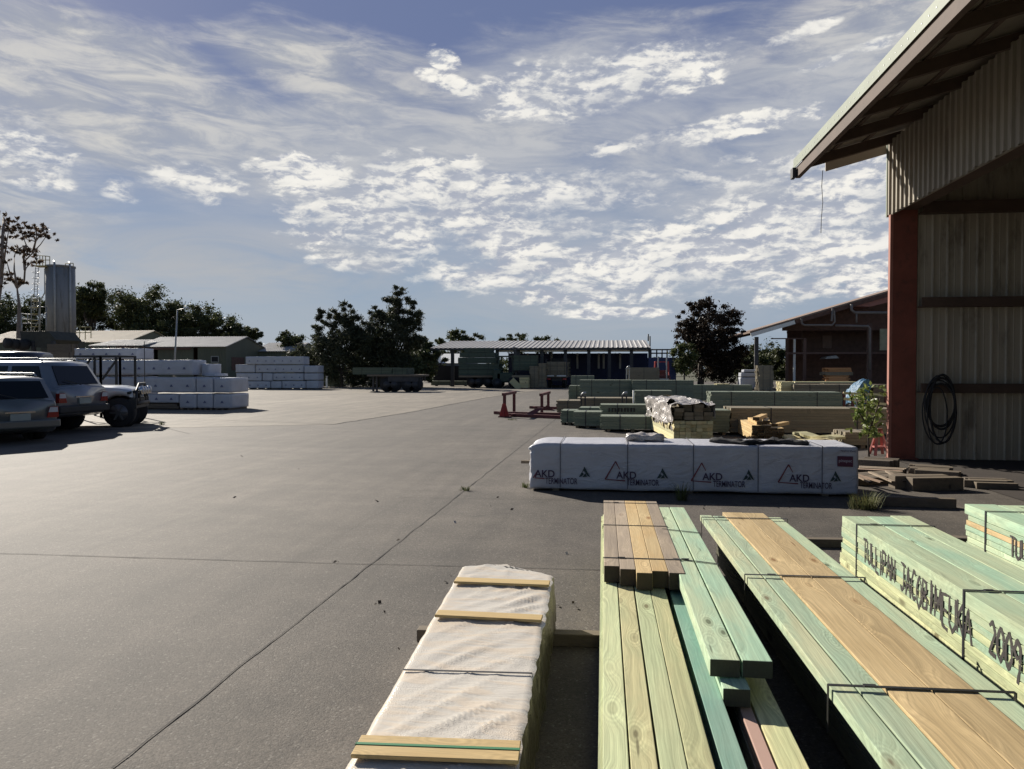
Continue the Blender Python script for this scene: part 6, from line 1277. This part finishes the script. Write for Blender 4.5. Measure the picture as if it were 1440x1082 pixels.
    m = MB(); m.beam((xrb-.05, 0, b0+.07), (xrb+.02, wb*.55, b0+.20), .015); m.build('wiper', M['plastic'], root, local=True)
    p00, p10, p11, p01 = (xwb+.02, -wb*.95, b0), (xwb+.02, wb*.95, b0), (xrf+.02, wt*.95, b1), (xrf+.02, -wt*.95, b1); nrm = (Vector(p10)-Vector(p00)).cross(Vector(p01)-Vector(p00)).normalized(); nrm = nrm if nrm.x > 0 else -nrm
    quad(p00, p10, p11, p01, .06, .94, .1, .88, nrm, 'windscreen', off=.02)
    for x in wx:
        for s_ in (-1, 1):
            m = MB(); m.tube([(x, s_*(w-.02-fat), wr_), (x, s_*(w-.03), wr_), (x, s_*(w-.0), wr_)], [wr_, wr_, wr_*.9], 26); o = m.build('wheel', M['tyre'], root, local=True)
            m = MB(); m.disc((x, s_*(w+.002), wr_), (0, 1, 0), wr_*.58, .02, 22); 
            for q_ in range(6): a_ = q_*PI/3; m.beam((x, s_*(w+.018), wr_), (x+math.cos(a_)*wr_*.54, s_*(w+.018), wr_+math.sin(a_)*wr_*.54), .05, .02, (0, 1, 0))
            m.build('rim', M['rim'], o, local=True)
            m = MB(); m.tube([(x, s_*(w-.35), wr_), (x, s_*(w-.34), wr_)], wr_*1.14, 24); m.build('wheel_well', M['dark_in'], root, local=True)
    # bumpers, lamps, plate
    m = MB(); m.box(-.07, .10, -w*.93, w*.93, clear+.12, clear+.30); m.build('rear_bumper', col if not trim_lower else M[trim_lower], root, local=True, bevel=.04, seg=3)
    m = MB(); m.box(L-.10, L+.08, -w*.93, w*.93, clear+.08, clear+.34); m.build('front_bumper', col if not trim_lower else M[trim_lower], root, local=True, bevel=.04, seg=3)
    for s_ in (-1, 1):
        m = MB(); y0, y1 = s_*w*.62, s_*w*.90
        m.prism([(-.02, y0, belt-.38), (-.02, y1, belt-.38), (-.02, y1*.99, belt-.14), (-.02, y0*1.12, belt-.14)], (.10, 0, 0)); o = m.build('tail_light', M['lamp_red'], root, local=True)
        m = MB(); m.prism([(-.03, y0*1.06, belt-.26), (-.03, y1*.98, belt-.26), (-.03, y1*.97, belt-.15), (-.03, y0*1.12, belt-.15)], (.01, 0, 0)); m.build('clear_lens', M['lamp_clear'], o, local=True)
        m = MB(); m.prism([(L-.06, s_*w*.5, hood-.28), (L-.06, s_*w*.88, hood-.28), (L-.08, s_*w*.86, hood-.12), (L-.08, s_*w*.5, hood-.12)], (.09, 0, 0)); m.build('headlight', M['lamp_clear'], root, local=True)
        m = MB(); m.box(xwb-.35, xwb-.22, s_*w*1.0, s_*(w+.16), belt+.02, belt+.17); m.build('mirror', col, root, local=True, bevel=.03)
        if rails: m = MB(); m.tube([(xrr+.15, s_*wt*.86, b1+.02), (xrr+.3, s_*wt*.86, b1+.09), (xrf-.3, s_*wt*.86, b1+.09), (xrf-.15, s_*wt*.86, b1+.02)], .02, 6); m.build('roof_rail', M['grey_steel'], root, local=True)
        for x in (xrb+(xwb-xrb)*.42, xrb+(xwb-xrb)*.72): m = MB(); m.box(x-.08, x+.08, s_*(w-.012), s_*(w+.012), belt-.14, belt-.11); m.build('door_handle', M['chrome'], root, local=True)
    m = MB(); m.box(-.055, -.015, -.20, .20, belt-.42, belt-.27); m.build('number_plate', M['plate'], root, local=True); m = MB(); m.box(-.045, -.01, -.30, .30, belt-.255, belt-.225); m.build('tailgate_trim', M['chrome'], root, local=True)
    return root
def rearcorner(px, py, z, ang, Wd):          # world origin (rear centre) from the pixel of the rear right corner
    p = G(px, py, z); h = Vector((math.cos(ang), math.sin(ang), 0)); left = Vector((-h.y, h.x, 0)); o = p+left*(Wd/2*.93); o.z = 0; return o
aw = R(152); car('station_wagon', 'grey green station wagon cut by the left edge, rear toward the camera', rearcorner(84, 600, .32, aw, 1.76), aw, 4.7, 1.76, 1.44, .20, .92, .88, .10, .42, 3.0, 3.75, .31, (.95, 3.7), paint('grey_green_paint', (.13, .14, .135)))
asu = R(176); suv = car('silver_utility', 'silver canopied utility between the station wagon and the black wheeled four wheel drive', rearcorner(152, 578, .50, asu, 1.86), asu, 5.0, 1.86, 1.81, .40, 1.16, 1.14, .12, .50, 3.3, 4.0, .42, (1.15, 4.05), paint('silver_paint', (.21, .22, .24)), trim_lower='plastic', fat=.28)
hb = R(22); fwc = G(167, 601.5); h = Vector((math.cos(hb), math.sin(hb), 0)); lf = Vector((-h.y, h.x, 0)); o4 = fwc-h*3.70+lf*.88; o4.z = 0
fw = car('four_wheel_drive', 'white bonneted four wheel drive with a black bullbar and spotlights, facing right', o4, hb, 4.02, 1.76, 1.78, .45, 1.14, 1.12, .10, .25, 2.0, 2.55, .41, (.9, 3.70), paint('white_car_paint', (.50, .52, .55), .1), trim_lower='plastic', fat=.30)
m = MB(); L = 4.0
m.tube([(L-.04, -.80, .62), (L+.16, -.68, .66), (L+.16, .68, .66), (L-.04, .80, .62)], .05, 8); m.tube([(L-.08, -.82, .95), (L+.10, -.60, 1.0), (L+.12, -.35, 1.20), (L+.12, .35, 1.20), (L+.10, .60, 1.0), (L-.08, .82, .95)], .04, 8)
for y in (-.38, .38, -.7, .7): m.tube([(L+.14, y, .60), (L+.11, y*.97, 1.15 if abs(y) < .5 else 1.0)], .035, 8)
m.box(L-.04, L+.14, -.82, .82, .52, .80); m.build('bullbar', M['plastic'], fw, local=True)
for y in (-.5, -.18, .18, .5):
    m = MB(); m.disc((L+.20, y, 1.02), (1, 0, 0), .11, .10, 18); o = m.build('spotlight', M['chrome'], fw, local=True); m = MB(); m.disc((L+.26, y, 1.02), (1, 0, 0), .095, .01, 18); m.build('lens', M['lamp_clear'], o, local=True)
m = MB(); m.tube([(L+.05, .74, 1.0), (L+.05, .74, 2.45)], .012, 6); m.build('aerial', M['plastic'], fw, local=True)
m = MB(); m.tube([(2.6, -.89, 1.0), (2.6, -.92, 1.4), (2.2, -.84, 1.88)], .045, 8); m.build('snorkel', M['plastic'], fw, local=True)
m = MB(); 
for y in (-.6, .6): m.tube([(.4, y, 1.90), (1.9, y, 1.90)], .025, 6)
for x in (.4, .8, 1.2, 1.6, 1.9): m.tube([(x, -.62, 1.90), (x, .62, 1.90)], .02, 6)
for x in (.6, 1.7):
    for y in (-.6, .6): m.tube([(x, y, 1.75), (x, y, 1.90)], .02, 6)
m.build('roof_rack', M['plastic'], fw, local=True)
ad = R(176); car('dark_van', 'tall black van parked beyond the station wagon, only its roof showing', rearcorner(88, 575, .45, ad, 1.95)+Vector((-2.9, 3.6, 0)), ad, 5.0, 1.95, 2.18, .35, 1.25, 1.15, .03, .12, 4.2, 4.8, .36, (.95, 3.9), paint('black_paint', (.012, .012, .015), .1), rails=False)
# open steel frames behind the four wheel drive
Yf = G(150, 588).y
for k, (a_, b_, t1, t2, lb) in enumerate([(104, 141, 500, 585, 'large black steel rack standing behind the four wheel drive'), (141, 163, 500, 585, 'narrow black steel rack right of the large one behind the four wheel drive')]):
    x0, x1, zb, zt, _ = fb(a_, b_, t1, t2, Yf); m = MB(); r_ = thing('storage_rack', lb, 'rack', ((x0+x1)/2, Yf, 0), group='black frames behind the cars')
    for x in (x0, x1): m.box(x-.03, x+.03, Yf, Yf+.06, 0, zt); m.box(x-.03, x+.03, Yf+1.0, Yf+1.06, 0, zt); m.box(x-.03, x+.03, Yf+.06, Yf+1.0, zt-.06, zt)
    m.box(x0+.03, x1-.03, Yf, Yf+.06, zt-.06, zt); m.box(x0+.03, x1-.03, Yf+1.0, Yf+1.06, zt-.06, zt); m.build('upright', M['plastic'], r_); m = MB(); m.beam((x0+.05, Yf+.04, zt-.8), (x0+.6, Yf+.04, zt-.1), .05, .05); m.build('brace', M['plastic'], r_)
